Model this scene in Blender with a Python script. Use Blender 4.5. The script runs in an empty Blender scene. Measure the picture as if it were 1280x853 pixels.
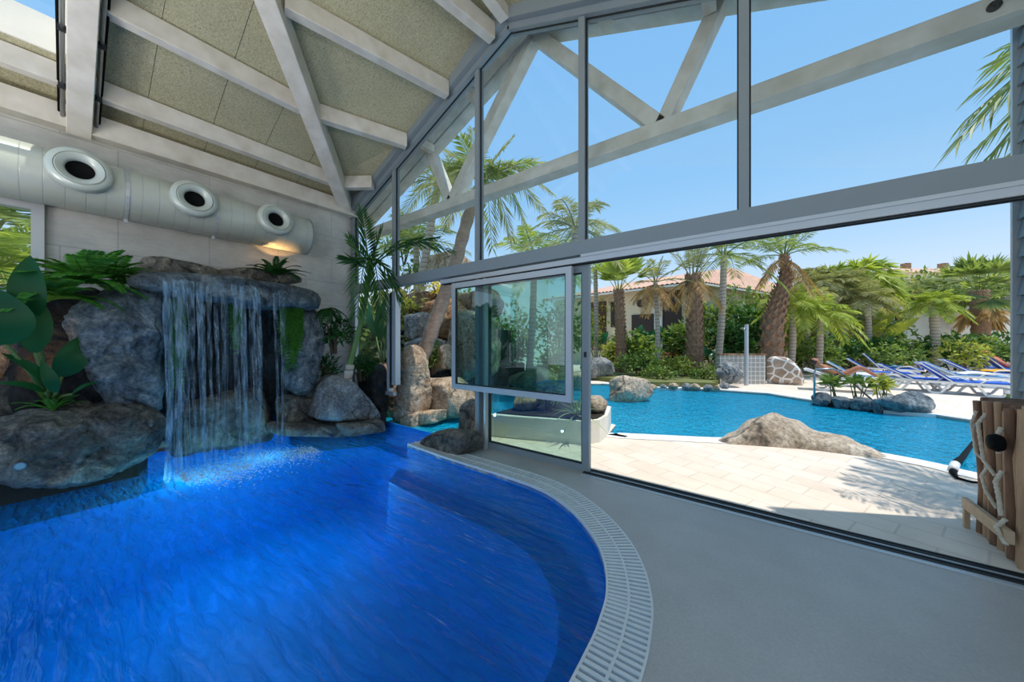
import bpy, bmesh, math, random
from mathutils import Vector, Matrix, noise
from mathutils.geometry import tessellate_polygon
V = Vector
PI = math.pi
COL = bpy.context.scene.collection
# ---------------------------------------------------------------- camera model (world metres)
F, CX, CY, EYE = 414.0, 640.0, 426.0, 1.5
TH = math.radians(36.56)
FW = V((-math.sin(TH), math.cos(TH), 0)); RT = V((math.cos(TH), math.sin(TH), 0))
def ray(u, v): return FW + RT*((u-CX)/F) + V((0, 0, (CY-v)/F))
def at(u, v, X=None, Y=None, Z=None, t=None):
    d = ray(u, v)
    if X is not None: t = X/d.x
    elif Y is not None: t = Y/d.y
    elif Z is not None: t = (Z-EYE)/d.z
    p = d*t; p.z += EYE
    return p
def gnd(u, v, z=0.0): return at(u, v, Z=z)
# ---------------------------------------------------------------- scene bookkeeping
def tag(o, label=None, cat=None, group=None, kind=None):
    if label: o['label'] = label
    if cat: o['category'] = cat
    if group: o['group'] = group
    if kind: o['kind'] = kind
    return o
def wl(o):
    p = V((0, 0, 0))
    while o is not None:
        p += o.location; o = o.parent
    return p
def thing(name, label, cat, loc=(0, 0, 0), group=None):
    o = bpy.data.objects.new(name, None); COL.objects.link(o)
    o.location = loc; o.empty_display_size = 0.1
    return tag(o, label, cat, group)
def copy_tree(o, parent=None):
    c = o.copy(); COL.objects.link(c)
    if parent is not None: c.parent = parent
    for ch in [x for x in bpy.data.objects if x.parent == o]:
        copy_tree(ch, c)
    return c
class MB:
    """collects shapes in one bmesh and links them as one mesh object"""
    def __init__(s): s.bm = bmesh.new()
    def face(s, pts):
        vs = [s.bm.verts.new(p) for p in pts]
        return s.bm.faces.new(vs)
    def box(s, c, size, R=None):
        c = V(c); hx, hy, hz = size[0]/2, size[1]/2, size[2]/2
        vs = []
        for x in (-hx, hx):
            for y in (-hy, hy):
                for z in (-hz, hz):
                    q = V((x, y, z))
                    if R is not None: q = R @ q
                    vs.append(s.bm.verts.new(c+q))
        for f in ((0,1,3,2),(4,6,7,5),(0,4,5,1),(2,3,7,6),(0,2,6,4),(1,5,7,3)):
            s.bm.faces.new([vs[i] for i in f])
        return s
    def beam(s, a, b, w, h, up=(0, 0, 1)):
        """rectangular bar from a to b; h along up, w sideways"""
        a, b = V(a), V(b); d = (b-a).normalized(); up = V(up)
        side = d.cross(up)
        if side.length < 1e-5: side = d.cross(V((1, 0, 0)))
        side.normalize(); u2 = side.cross(d).normalized()
        vs = []
        for p in (a, b):
            for sx, sz in ((-1,-1),(1,-1),(1,1),(-1,1)):
                vs.append(s.bm.verts.new(p+side*(sx*w/2)+u2*(sz*h/2)))
        for f in ((0,1,2,3),(7,6,5,4),(0,4,5,1),(1,5,6,2),(2,6,7,3),(3,7,4,0)):
            s.bm.faces.new([vs[i] for i in f])
        return s
    def tube(s, pts, r, n=10, cap=True):
        pts = [V(p) for p in pts]; k = len(pts)
        rs = r if isinstance(r, (list, tuple)) else [r]*k
        rings = []; ref = None
        for i, p in enumerate(pts):
            d = (pts[min(i+1, k-1)]-pts[max(i-1, 0)])
            if d.length < 1e-9: d = V((0, 0, 1))
            d.normalize()
            if ref is None:
                ref = d.orthogonal().normalized()
            ref = (ref - d*ref.dot(d))
            if ref.length < 1e-5: ref = d.orthogonal()
            ref.normalize(); bi = d.cross(ref)
            rings.append([s.bm.verts.new(p+(ref*math.cos(2*PI*j/n)+bi*math.sin(2*PI*j/n))*rs[i]) for j in range(n)])
        for i in range(k-1):
            for j in range(n):
                s.bm.faces.new((rings[i][j], rings[i][(j+1)%n], rings[i+1][(j+1)%n], rings[i+1][j]))
        if cap:
            s.bm.faces.new(list(reversed(rings[0]))); s.bm.faces.new(rings[-1])
        return s
    def lathe(s, prof, c=(0, 0, 0), axis=(0, 0, 1), n=32, close=False):
        """prof: list of (radius, height along axis)"""
        c = V(c); ax = V(axis).normalized(); a = ax.orthogonal().normalized(); b = ax.cross(a)
        rings = [[s.bm.verts.new(c+ax*h+(a*math.cos(2*PI*j/n)+b*math.sin(2*PI*j/n))*max(r, 1e-4)) for j in range(n)] for r, h in prof]
        m = len(rings)
        for i in range(m if close else m-1):
            q = rings[(i+1) % m]
            for j in range(n):
                s.bm.faces.new((rings[i][j], rings[i][(j+1)%n], q[(j+1)%n], q[j]))
        return s
    def prism(s, pts, z0, z1):
        """polygon (may be concave) between two heights"""
        n = len(pts)
        lo = [s.bm.verts.new((p[0], p[1], z0)) for p in pts]
        hi = [s.bm.verts.new((p[0], p[1], z1)) for p in pts]
        for t in tessellate_polygon([[V((p[0], p[1], 0)) for p in pts]]):
            s.bm.faces.new([hi[i] for i in t]); s.bm.faces.new([lo[i] for i in reversed(t)])
        for i in range(n):
            s.bm.faces.new((lo[i], lo[(i+1)%n], hi[(i+1)%n], hi[i]))
        return s
    def slab(s, pts, off):
        """planar 3-D polygon thickened by the vector off"""
        off = V(off); n = len(pts)
        a = [s.bm.verts.new(V(p)) for p in pts]; b = [s.bm.verts.new(V(p)+off) for p in pts]
        s.bm.faces.new(a); s.bm.faces.new(list(reversed(b)))
        for i in range(n):
            s.bm.faces.new((a[i], b[i], b[(i+1)%n], a[(i+1)%n]))
        return s
    def leaf(s, a, b, w, nrm, sag=0.0):
        """slim pointed blade from a to b with a crease"""
        a, b = V(a), V(b); d = b-a; side = d.cross(V(nrm))
        if side.length < 1e-7: side = d.orthogonal()
        side.normalize(); m = a+d*0.42+V((0, 0, -sag))
        e = V(nrm)*(w*0.25)
        va, vl, vb, vr = s.bm.verts.new(a), s.bm.verts.new(m+side*w/2+e), s.bm.verts.new(b), s.bm.verts.new(m-side*w/2+e)
        s.bm.faces.new((va, vl, vb)); s.bm.faces.new((va, vb, vr))
        return s
    def obj(s, name, m, parent=None, smooth=False, org=True, auto=None):
        bm = s.bm
        bmesh.ops.recalc_face_normals(bm, faces=bm.faces) if smooth is not None else None
        me = bpy.data.meshes.new(name)
        if parent is not None:
            off = wl(parent)
        elif org and len(bm.verts):
            xs = [v.co for v in bm.verts]
            off = V(((min(p.x for p in xs)+max(p.x for p in xs))/2, (min(p.y for p in xs)+max(p.y for p in xs))/2, min(p.z for p in xs)))
        else: off = V((0, 0, 0))
        bmesh.ops.translate(bm, verts=bm.verts, vec=-off)
        bm.to_mesh(me); bm.free()
        if smooth: me.polygons.foreach_set('use_smooth', [True]*len(me.polygons))
        o = bpy.data.objects.new(name, me); COL.objects.link(o)
        if parent is not None: o.parent = parent
        else: o.location = off
        for q in (m if isinstance(m, (list, tuple)) else [m]): me.materials.append(q)
        if auto is not None and smooth:
            try: me.set_sharp_from_angle(angle=math.radians(auto))
            except Exception: pass
        return o
def struct(o): o['kind'] = 'structure'; return o
def bevel(o, w=0.01, seg=2):
    b = o.modifiers.new('bevel', 'BEVEL'); b.width = w; b.segments = seg; b.limit_method = 'ANGLE'; b.angle_limit = 0.6
    return o
# ---------------------------------------------------------------- materials
def lin(c):
    """8-bit sRGB triple to linear"""
    return tuple(((x/255)/12.92 if x/255 <= 0.04045 else ((x/255+0.055)/1.055)**2.4) for x in c)
class NT:
    def __init__(s, m): s.t = m.node_tree; s.n = s.t.nodes; s.l = s.t.links
    def add(s, typ, **kw):
        q = s.n.new(typ)
        for k, v in kw.items():
            if k.startswith('_'): setattr(q, k[1:], v)
        return q
    def link(s, a, b): s.l.new(a, b)
def newmat(name):
    m = bpy.data.materials.new(name); m.use_nodes = True; nt = NT(m); nt.n.clear()
    out = nt.add('ShaderNodeOutputMaterial')
    return m, nt, out
def tex(nt, typ='noise', scale=5.0, detail=4.0, rough=0.55, coord='Object', stretch=None, rot=None, dist=0.0):
    tc = nt.add('ShaderNodeTexCoord'); src = tc.outputs[coord]
    if stretch or rot:
        mp = nt.add('ShaderNodeMapping')
        if stretch: mp.inputs['Scale'].default_value = stretch
        if rot: mp.inputs['Rotation'].default_value = rot
        nt.link(src, mp.inputs['Vector']); src = mp.outputs['Vector']
    if typ == 'noise':
        t = nt.add('ShaderNodeTexNoise'); t.inputs['Scale'].default_value = scale; t.inputs['Detail'].default_value = detail
        t.inputs['Roughness'].default_value = rough; t.inputs['Distortion'].default_value = dist
        nt.link(src, t.inputs['Vector']); return t.outputs['Fac']
    if typ in ('voronoi', 'crack'):
        t = nt.add('ShaderNodeTexVoronoi'); t.inputs['Scale'].default_value = scale
        if typ == 'crack': t.feature = 'DISTANCE_TO_EDGE'
        nt.link(src, t.inputs['Vector']); return t.outputs['Distance']
    if typ == 'wave':
        t = nt.add('ShaderNodeTexWave'); t.inputs['Scale'].default_value = scale; t.inputs['Distortion'].default_value = dist
        t.inputs['Detail'].default_value = detail
        nt.link(src, t.inputs['Vector']); return t.outputs['Fac']
def ramp(nt, fac, stops):
    r = nt.add('ShaderNodeValToRGB'); e = r.color_ramp.elements
    while len(e) > 1: e.remove(e[-1])
    for i, (p, c) in enumerate(stops):
        q = e[0] if i == 0 else e.new(p)
        q.position = p; q.color = (c[0], c[1], c[2], 1) if hasattr(c, '__len__') else (c, c, c, 1)
    nt.link(fac, r.inputs['Fac']); return r.outputs['Color']
def mix(nt, fac, a, b, mode='MIX'):
    q = nt.add('ShaderNodeMix'); q.data_type = 'RGBA'; q.blend_type = mode
    for s, i in ((fac, 0), (a, 6), (b, 7)):
        if hasattr(s, 'links') or hasattr(s, 'is_linked'): nt.link(s, q.inputs[i])
        elif i == 0: q.inputs[0].default_value = s
        else: q.inputs[i].default_value = (s[0], s[1], s[2], 1)
    return q.outputs[2]
def math_(nt, op, a, b=0.0):
    q = nt.add('ShaderNodeMath'); q.operation = op
    for i, s in enumerate((a, b)):
        if hasattr(s, 'is_linked'): nt.link(s, q.inputs[i])
        else: q.inputs[i].default_value = s
    return q.outputs[0]
def bump(nt, h, strength=0.3, dist=0.02, normal=None):
    b = nt.add('ShaderNodeBump'); b.inputs['Strength'].default_value = strength; b.inputs['Distance'].default_value = dist
    nt.link(h, b.inputs['Height'])
    if normal is not None: nt.link(normal, b.inputs['Normal'])
    return b.outputs['Normal']
def prin(nt, out, col, rough=0.6, metal=0.0, nrm=None, spec=0.5):
    p = nt.add('ShaderNodeBsdfPrincipled')
    for key, s in (('Base Color', col), ('Roughness', rough)):
        if hasattr(s, 'is_linked'): nt.link(s, p.inputs[key])
        elif key == 'Base Color': p.inputs[key].default_value = (s[0], s[1], s[2], 1)
        else: p.inputs[key].default_value = s
    p.inputs['Metallic'].default_value = metal
    p.inputs['Specular IOR Level'].default_value = spec
    if nrm is not None: nt.link(nrm, p.inputs['Normal'])
    nt.link(p.outputs[0], out.inputs['Surface']); return p
def simple(name, c, rough=0.6, metal=0.0, var=0.12, vs=4.0, bs=0.0, bscale=40.0, stretch=None, spec=0.5):
    m, nt, out = newmat(name); c = lin(c)
    f = tex(nt, 'noise', vs, 5, stretch=stretch)
    col = ramp(nt, f, [(0.25, [x*(1-var) for x in c]), (0.75, [min(1, x*(1+var)) for x in c])])
    nrm = bump(nt, tex(nt, 'noise', bscale, 4, stretch=stretch), bs, 0.01) if bs else None
    prin(nt, out, col, rough, metal, nrm, spec)
    return m
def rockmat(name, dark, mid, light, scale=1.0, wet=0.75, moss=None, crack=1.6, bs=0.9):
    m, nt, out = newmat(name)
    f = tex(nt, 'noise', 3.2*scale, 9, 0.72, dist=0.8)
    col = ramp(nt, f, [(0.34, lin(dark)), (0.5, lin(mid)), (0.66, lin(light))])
    sp = tex(nt, 'noise', 26*scale, 6, 0.75)
    col = mix(nt, 0.7, col, ramp(nt, sp, [(0.36, (0.3,)*3), (0.52, (1.0,)*3), (0.68, (1.6,)*3)]), 'MULTIPLY')
    tc = nt.add('ShaderNodeTexCoord'); ds = nt.add('ShaderNodeTexNoise'); ds.inputs['Scale'].default_value = 1.7*scale; ds.inputs['Detail'].default_value = 4
    nt.link(tc.outputs['Object'], ds.inputs['Vector'])
    va = nt.add('ShaderNodeVectorMath'); va.operation = 'MULTIPLY_ADD'; va.inputs[1].default_value = (0.9, 0.9, 0.9)
    nt.link(ds.outputs['Color'], va.inputs[0]); nt.link(tc.outputs['Object'], va.inputs[2])
    vo = nt.add('ShaderNodeTexVoronoi'); vo.feature = 'DISTANCE_TO_EDGE'; vo.inputs['Scale'].default_value = crack*scale*0.8; nt.link(va.outputs[0], vo.inputs['Vector'])
    msk = ramp(nt, tex(nt, 'noise', 1.9*scale, 3), [(0.46, 0.0), (0.66, 0.10)])
    cr2 = math_(nt, 'ADD', vo.outputs['Distance'], msk)
    col = mix(nt, 1.0, col, ramp(nt, cr2, [(0.004, (0.3,)*3), (0.03, (1,)*3)]), 'MULTIPLY')
    if moss:
        g = tex(nt, 'noise', 1.3*scale, 5)
        col = mix(nt, ramp(nt, g, [(0.55, 0.0), (0.75, 0.7)]), col, lin(moss))
    n1 = bump(nt, f, bs, 0.12)
    n2 = bump(nt, sp, bs*0.6, 0.03, n1)
    n3 = bump(nt, ramp(nt, cr2, [(0.0, 0.0), (0.04, 1.0)]), 0.5, 0.03, n2)
    prin(nt, out, col, wet, 0, n3, 0.4)
    return m
def leafmat(name, c1, c2, trans=0.35, rough=0.45, vs=1.5):
    m, nt, out = newmat(name)
    f = tex(nt, 'noise', vs, 3)
    oi = nt.add('ShaderNodeNewGeometry')
    r = math_(nt, 'ADD', math_(nt, 'MULTIPLY', f, 0.6), math_(nt, 'MULTIPLY', oi.outputs['Random Per Island'], 0.4))
    col = ramp(nt, r, [(0.2, lin(c1)), (0.8, lin(c2))])
    p = nt.add('ShaderNodeBsdfPrincipled'); nt.link(col, p.inputs['Base Color']); p.inputs['Roughness'].default_value = rough
    p.inputs['Specular IOR Level'].default_value = 0.35
    t = nt.add('ShaderNodeBsdfTranslucent'); nt.link(mix(nt, 1.0, col, (1.3, 1.3, 0.62), 'MULTIPLY'), t.inputs['Color'])
    x = nt.add('ShaderNodeMixShader'); x.inputs[0].default_value = trans
    nt.link(p.outputs[0], x.inputs[1]); nt.link(t.outputs[0], x.inputs[2]); nt.link(x.outputs[0], out.inputs['Surface'])
    return m
def glassmat(name, tint, refl=1.0, rough=0.0):
    m, nt, out = newmat(name)
    tr = nt.add('ShaderNodeBsdfTransparent'); tr.inputs[0].default_value = (*tint, 1)
    gl = nt.add('ShaderNodeBsdfGlossy'); gl.inputs['Roughness'].default_value = rough; gl.inputs['Color'].default_value = (0.95, 1, 1, 1)
    fr = nt.add('ShaderNodeFresnel'); fr.inputs['IOR'].default_value = 1.5
    x = nt.add('ShaderNodeMixShader')
    ge = nt.add('ShaderNodeNewGeometry')   # reflect on the outer face of the pane only
    nt.link(math_(nt, 'MULTIPLY', math_(nt, 'MULTIPLY', fr.outputs[0], refl), math_(nt, 'SUBTRACT', 1.0, ge.outputs['Backfacing'])), x.inputs[0])
    nt.link(tr.outputs[0], x.inputs[1]); nt.link(gl.outputs[0], x.inputs[2]); nt.link(x.outputs[0], out.inputs['Surface'])
    return m
def watermat(name, tint, scale=1.0, strength=0.35, rough=0.03, stretch=(1, 1, 1), rot=(0, 0, 0.5), body=None, bodyf=0.0, tlf=0.35):
    m, nt, out = newmat(name)
    h1 = tex(nt, 'noise', 3.0*scale, 3, 0.5, stretch=stretch, rot=rot, dist=0.8)
    h2 = tex(nt, 'noise', 11.0*scale, 3, 0.5, stretch=stretch, rot=rot, dist=0.6)
    n1 = bump(nt, h1, strength, 0.12)
    n2 = bump(nt, h2, strength*0.8, 0.035, n1)
    tr = nt.add('ShaderNodeBsdfTransparent'); tr.inputs[0].default_value = (*tint, 1)
    under = tr.outputs[0]
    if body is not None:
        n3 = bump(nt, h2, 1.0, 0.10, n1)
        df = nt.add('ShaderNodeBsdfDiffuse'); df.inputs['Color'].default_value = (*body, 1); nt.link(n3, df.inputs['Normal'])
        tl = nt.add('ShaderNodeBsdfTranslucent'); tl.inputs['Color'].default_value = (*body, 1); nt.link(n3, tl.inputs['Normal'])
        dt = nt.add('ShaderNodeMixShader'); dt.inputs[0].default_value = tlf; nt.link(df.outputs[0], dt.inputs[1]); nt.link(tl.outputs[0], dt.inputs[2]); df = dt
        y = nt.add('ShaderNodeMixShader'); nt.link(ramp(nt, h2, [(0.34, bodyf-0.11), (0.66, bodyf+0.11)]), y.inputs[0])  # body share varied by noise, painting in the ripples' light and dark streaks
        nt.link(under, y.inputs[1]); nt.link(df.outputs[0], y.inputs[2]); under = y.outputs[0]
    gl = nt.add('ShaderNodeBsdfGlossy'); gl.inputs['Roughness'].default_value = rough
    nt.link(n2, gl.inputs['Normal'])
    fr = nt.add('ShaderNodeFresnel'); fr.inputs['IOR'].default_value = 1.33; nt.link(n2, fr.inputs['Normal'])
    x = nt.add('ShaderNodeMixShader')
    nt.link(fr.outputs[0], x.inputs[0]); nt.link(under, x.inputs[1]); nt.link(gl.outputs[0], x.inputs[2])
    nt.link(x.outputs[0], out.inputs['Surface'])
    return m
M = {}
def build_materials():
    # concrete floor
    m, nt, out = newmat('polished_concrete')
    f = tex(nt, 'noise', 1.1, 6, 0.6); g = tex(nt, 'noise', 60, 4, 0.8)
    c = ramp(nt, f, [(0.3, lin((174, 168, 162))), (0.7, lin((198, 192, 186)))])
    c = mix(nt, 0.5, c, ramp(nt, g, [(0.3, (0.72,)*3), (0.7, (1.2,)*3)]), 'MULTIPLY')
    prin(nt, out, c, 0.42, 0, bump(nt, g, 0.15, 0.004), 0.5); M['concrete'] = m
    # precast wall panels with faint joints
    m, nt, out = newmat('wall_concrete_panels')
    f = tex(nt, 'noise', 1.6, 7, 0.65); s = tex(nt, 'noise', 5, 5, 0.6, stretch=(1, 1.5, 6))
    c = ramp(nt, f, [(0.3, lin((182, 180, 174))), (0.7, lin((214, 212, 206)))])
    c = mix(nt, 0.5, c, ramp(nt, s, [(0.3, (0.85,)*3), (0.7, (1.12,)*3)]), 'MULTIPLY')
    tc = nt.add('ShaderNodeTexCoord'); mp = nt.add('ShaderNodeMapping'); mp.inputs['Rotation'].default_value = (PI/2, 0, PI/2)
    nt.link(tc.outputs['Object'], mp.inputs['Vector'])
    sx = nt.add('ShaderNodeSeparateXYZ'); nt.link(tc.outputs['Object'], sx.inputs[0])
    cb = nt.add('ShaderNodeCombineXYZ'); nt.link(sx.outputs['Y'], cb.inputs[0]); nt.link(sx.outputs['Z'], cb.inputs[1])
    br = nt.add('ShaderNodeTexBrick'); br.inputs['Scale'].default_value = 1.0; br.inputs['Brick Width'].default_value = 0.9; br.inputs['Row Height'].default_value = 0.45
    br.inputs['Mortar Size'].default_value = 0.006; br.inputs['Color1'].default_value = (1, 1, 1, 1); br.inputs['Color2'].default_value = (0.93, 0.93, 0.93, 1); br.inputs['Mortar'].default_value = (0.72, 0.72, 0.72, 1)
    nt.link(cb.outputs[0], br.inputs['Vector'])
    c = mix(nt, 1.0, c, br.outputs['Color'], 'MULTIPLY')
    prin(nt, out, c, 0.8, 0, bump(nt, s, 0.15, 0.01)); M['wallcon'] = m
    # wood-wool ceiling boards
    m, nt, out = newmat('wood_wool_board')
    f = tex(nt, 'noise', 70, 3, 0.7, dist=1.5); g = tex(nt, 'noise', 0.9, 4)
    c = ramp(nt, f, [(0.3, lin((124, 120, 92))), (0.5, lin((182, 176, 144))), (0.7, lin((210, 204, 174)))])
    c = mix(nt, 0.6, c, ramp(nt, g, [(0.3, (0.85,)*3), (0.7, (1.1,)*3)]), 'MULTIPLY')
    prin(nt, out, c, 0.95, 0, bump(nt, f, 0.5, 0.01), 0.1); M['woodwool'] = m
    # limed timber
    m, nt, out = newmat('limed_timber')
    f = tex(nt, 'noise', 5.0, 4, 0.5); k = tex(nt, 'noise', 1.6, 3)
    c = ramp(nt, f, [(0.3, lin((204, 197, 184))), (0.7, lin((226, 221, 211)))])
    c = mix(nt, 1.0, c, ramp(nt, k, [(0.3, (0.93, 0.91, 0.87)), (0.6, (1, 1, 1))]), 'MULTIPLY')
    prin(nt, out, c, 0.55, 0, bump(nt, f, 0.1, 0.005)); M['timber'] = m
    M['timber_brown'] = simple('untreated_timber', (150, 118, 84), 0.6, 0, 0.25, 4, 0.2, 30, (1, 6, 6))
    M['alu'] = simple('grey_powder_coated_aluminium', (140, 150, 154), 0.42, 0.1, 0.04, 2)
    M['alu_light'] = simple('pale_anodised_aluminium', (196, 200, 202), 0.35, 0.3, 0.04, 2)
    M['gasket'] = simple('black_rubber_gasket', (26, 30, 32), 0.6, 0, 0.1, 6)
    M['band_blue'] = simple('pale_blue_strip', (148, 196, 216), 0.5, 0, 0.04, 3)
    M['steel'] = simple('brushed_steel', (170, 174, 176), 0.28, 0.9, 0.05, 6)
    M['white_plastic'] = simple('white_grating_plastic', (226, 228, 228), 0.4, 0, 0.04, 3)
    M['lounger_plastic'] = simple('white_lounger_plastic', (232, 230, 224), 0.45, 0, 0.04, 3)
    M['gutter_dark'] = simple('dark_gutter_channel', (40, 52, 62), 0.6, 0, 0.1, 4)
    M['glass'] = glassmat('clear_glazing', (0.95, 0.98, 0.985), 1.1)
    M['glass_tint'] = glassmat('green_tinted_glazing', (0.67, 0.83, 0.79), 3.4)
    M['duct'] = simple('pale_painted_duct_metal', (196, 202, 192), 0.32, 0.15, 0.05, 2)
    # duct with fine seam rings
    m, nt, out = newmat('spiral_seam_duct')
    w = tex(nt, 'wave', 1.15, 0, stretch=(0.001, 3.0, 0.001), coord='Object')
    tc = nt.add('ShaderNodeTexCoord'); sx = nt.add('ShaderNodeSeparateXYZ'); nt.link(tc.outputs['Object'], sx.inputs[0])
    fr = math_(nt, 'FRACT', math_(nt, 'MULTIPLY', sx.outputs['Y'], 7.0))
    c = ramp(nt, fr, [(0.0, lin((172, 178, 170))), (0.03, lin((204, 207, 195))), (0.97, lin((204, 207, 195))), (1.0, lin((172, 178, 170)))])
    g = tex(nt, 'noise', 2, 4); c = mix(nt, 1.0, c, ramp(nt, g, [(0.3, (0.9,)*3), (0.7, (1.05,)*3)]), 'MULTIPLY')
    prin(nt, out, c, 0.3, 0.1, bump(nt, ramp(nt, fr, [(0, 0.0), (0.04, 1.0), (0.96, 1.0), (1.0, 0.0)]), 0.25, 0.006)); M['duct_seam'] = m
    M['black'] = simple('matt_black', (8, 8, 9), 0.8, 0, 0.1, 4, spec=0.15)
    # rocks
    M['rock_wet'] = rockmat('wet_blue_grey_rock', (40, 50, 58), (130, 141, 146), (206, 210, 206), 1.0, 0.42, (70, 70, 52), 1.3, 1.1)
    M['rock_brown'] = rockmat('brown_grey_rock', (46, 45, 44), (130, 124, 114), (200, 190, 170), 1.0, 0.42, (92, 68, 48), 1.3, 1.1)
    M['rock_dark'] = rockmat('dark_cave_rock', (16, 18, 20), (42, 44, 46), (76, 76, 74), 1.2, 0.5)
    M['rock_pale'] = rockmat('pale_sandstone', (150, 120, 92), (205, 180, 152), (238, 222, 200), 1.0, 0.85)
    M['rock_grey'] = rockmat('light_grey_boulder', (96, 98, 100), (150, 150, 148), (206, 202, 194), 1.0, 0.8)
    M['rock_ochre'] = rockmat('ochre_brown_rock', (112, 76, 50), (168, 128, 94), (206, 178, 146), 1.0, 0.85)
    M['rock_tan'] = rockmat('tan_artificial_rock', (150, 130, 108), (196, 178, 156), (222, 208, 188), 0.8, 0.85, None, 1.1, 0.6)
    # foliage
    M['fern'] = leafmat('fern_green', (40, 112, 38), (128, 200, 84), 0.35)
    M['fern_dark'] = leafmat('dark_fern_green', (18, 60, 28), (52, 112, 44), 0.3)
    M['banana'] = leafmat('broad_leaf_green', (16, 66, 40), (44, 124, 62), 0.25, 0.35)
    M['areca'] = leafmat('palm_frond_green', (20, 66, 34), (84, 130, 66), 0.3)
    M['moss'] = leafmat('hanging_moss_green', (34, 88, 22), (92, 160, 44), 0.3, 0.7)
    M['palm_green'] = leafmat('sunlit_palm_green', (92, 116, 62), (178, 190, 116), 0.4)
    M['palm_olive'] = leafmat('olive_palm_green', (116, 122, 80), (200, 196, 144), 0.4)
    M['palm_bright'] = leafmat('yellow_green_palm', (124, 150, 62), (206, 212, 112), 0.4)
    M['palm_dead'] = leafmat('dry_palm_brown', (146, 108, 66), (212, 178, 126), 0.35)
    M['bush'] = leafmat('bush_green', (70, 108, 48), (158, 176, 92), 0.35)
    M['bush_dark'] = leafmat('hedge_green', (30, 74, 34), (84, 128, 58), 0.3)
    M['bush_lime'] = leafmat('lime_bush_green', (134, 150, 62), (210, 208, 112), 0.4)
    M['bush_yellow'] = leafmat('yellow_blossom', (216, 190, 20), (255, 236, 60), 0.35)
    M['bush_red'] = leafmat('red_brown_leaf', (112, 60, 40), (190, 120, 76), 0.35)
    M['agave'] = leafmat('grey_green_blade', (96, 124, 96), (176, 190, 150), 0.2)
    M['stem'] = simple('green_stem', (96, 122, 62), 0.6, 0, 0.2, 5)
    M['stem_brown'] = simple('brown_stem', (96, 78, 58), 0.8, 0, 0.25, 8)
    # trunks
    m, nt, out = newmat('ringed_palm_trunk')
    tc = nt.add('ShaderNodeTexCoord'); sx = nt.add('ShaderNodeSeparateXYZ'); nt.link(tc.outputs['Object'], sx.inputs[0])
    n_ = tex(nt, 'noise', 6, 4)
    fr = math_(nt, 'FRACT', math_(nt, 'ADD', math_(nt, 'MULTIPLY', sx.outputs['Z'], 7.0), math_(nt, 'MULTIPLY', n_, 0.5)))
    c = ramp(nt, fr, [(0.0, lin((104, 88, 76))), (0.12, lin((178, 162, 146))), (0.9, lin((204, 190, 172))), (1.0, lin((110, 92, 80)))])
    prin(nt, out, c, 0.85, 0, bump(nt, fr, 0.4, 0.03)); M['trunk_ring'] = m
    M['trunk_boot'] = simple('rough_brown_palm_trunk', (158, 124, 98), 0.9, 0, 0.35, 14, 0.8, 30)
    M['trunk_pink'] = simple('weathered_pinkish_trunk', (176, 150, 132), 0.85, 0, 0.3, 8, 0.7, 22, (1, 1, 3))
    # terrace paving: irregular pale stones with joints
    m, nt, out = newmat('pale_stone_paving')
    tc = nt.add('ShaderNodeTexCoord'); mp = nt.add('ShaderNodeMapping'); mp.inputs['Rotation'].default_value = (0, 0, 0.35)
    nt.link(tc.outputs['Object'], mp.inputs['Vector'])
    br = nt.add('ShaderNodeTexBrick'); br.inputs['Scale'].default_value = 1.0; br.inputs['Brick Width'].default_value = 0.42; br.inputs['Row Height'].default_value = 0.26
    br.inputs['Mortar Size'].default_value = 0.008; br.inputs['Color1'].default_value = (*lin((230, 214, 196)), 1); br.inputs['Color2'].default_value = (*lin((238, 224, 208)), 1); br.inputs['Mortar'].default_value = (*lin((218, 202, 186)), 1)
    nt.link(mp.outputs[0], br.inputs['Vector'])
    f = tex(nt, 'noise', 2.5, 6, 0.65)
    c = mix(nt, 0.8, br.outputs['Color'], ramp(nt, f, [(0.3, (0.86, 0.83, 0.80)), (0.7, (1.05, 1.04, 1.04))]), 'MULTIPLY')
    prin(nt, out, c, 0.8, 0, bump(nt, f, 0.2, 0.01), 0.3); M['paving'] = m
    M['coping'] = simple('white_pool_coping', (232, 230, 226), 0.55, 0, 0.05, 5)
    M['render_white'] = simple('white_render', (232, 228, 216), 0.85, 0, 0.05, 3, 0.15, 60)
    M['render_cream'] = simple('cream_render', (222, 206, 176), 0.85, 0, 0.06, 2)
    M['soil'] = simple('dark_soil', (44, 36, 28), 0.95, 0, 0.35, 12, 0.6, 30)
    M['grass_ground'] = simple('garden_ground', (112, 116, 66), 0.95, 0, 0.3, 1.2, 0.5, 20)
    # pools
    def pool_paint(name, c, size, var=0.16):
        m, nt, out = newmat(name); c = lin(c)
        vo = nt.add('ShaderNodeTexVoronoi'); vo.inputs['Scale'].default_value = size; vo.feature = 'F1'
        tc = nt.add('ShaderNodeTexCoord'); nt.link(tc.outputs['Object'], vo.inputs['Vector'])
        sp = nt.add('ShaderNodeSeparateColor'); nt.link(vo.outputs['Color'], sp.inputs[0])
        col = ramp(nt, sp.outputs[0], [(0.0, [x*(1-var) for x in c]), (1.0, [min(1, x*(1+var)) for x in c])])
        prin(nt, out, col, 0.6); return m
    M['pool_blue'] = pool_paint('deep_blue_pool_mosaic', (0, 132, 232), 22, 0.10)
    M['pool_cyan'] = pool_paint('pale_blue_pool_mosaic', (110, 224, 255), 9, 0.2)
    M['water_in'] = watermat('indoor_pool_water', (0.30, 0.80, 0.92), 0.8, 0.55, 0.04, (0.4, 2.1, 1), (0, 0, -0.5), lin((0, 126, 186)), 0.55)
    M['water_out'] = watermat('outdoor_pool_water', (0.60, 0.97, 1.0), 1.9, 0.55, 0.04, (1, 1, 1), (0, 0, 0.5), lin((24, 200, 252)), 0.72, 0.08)
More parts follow.
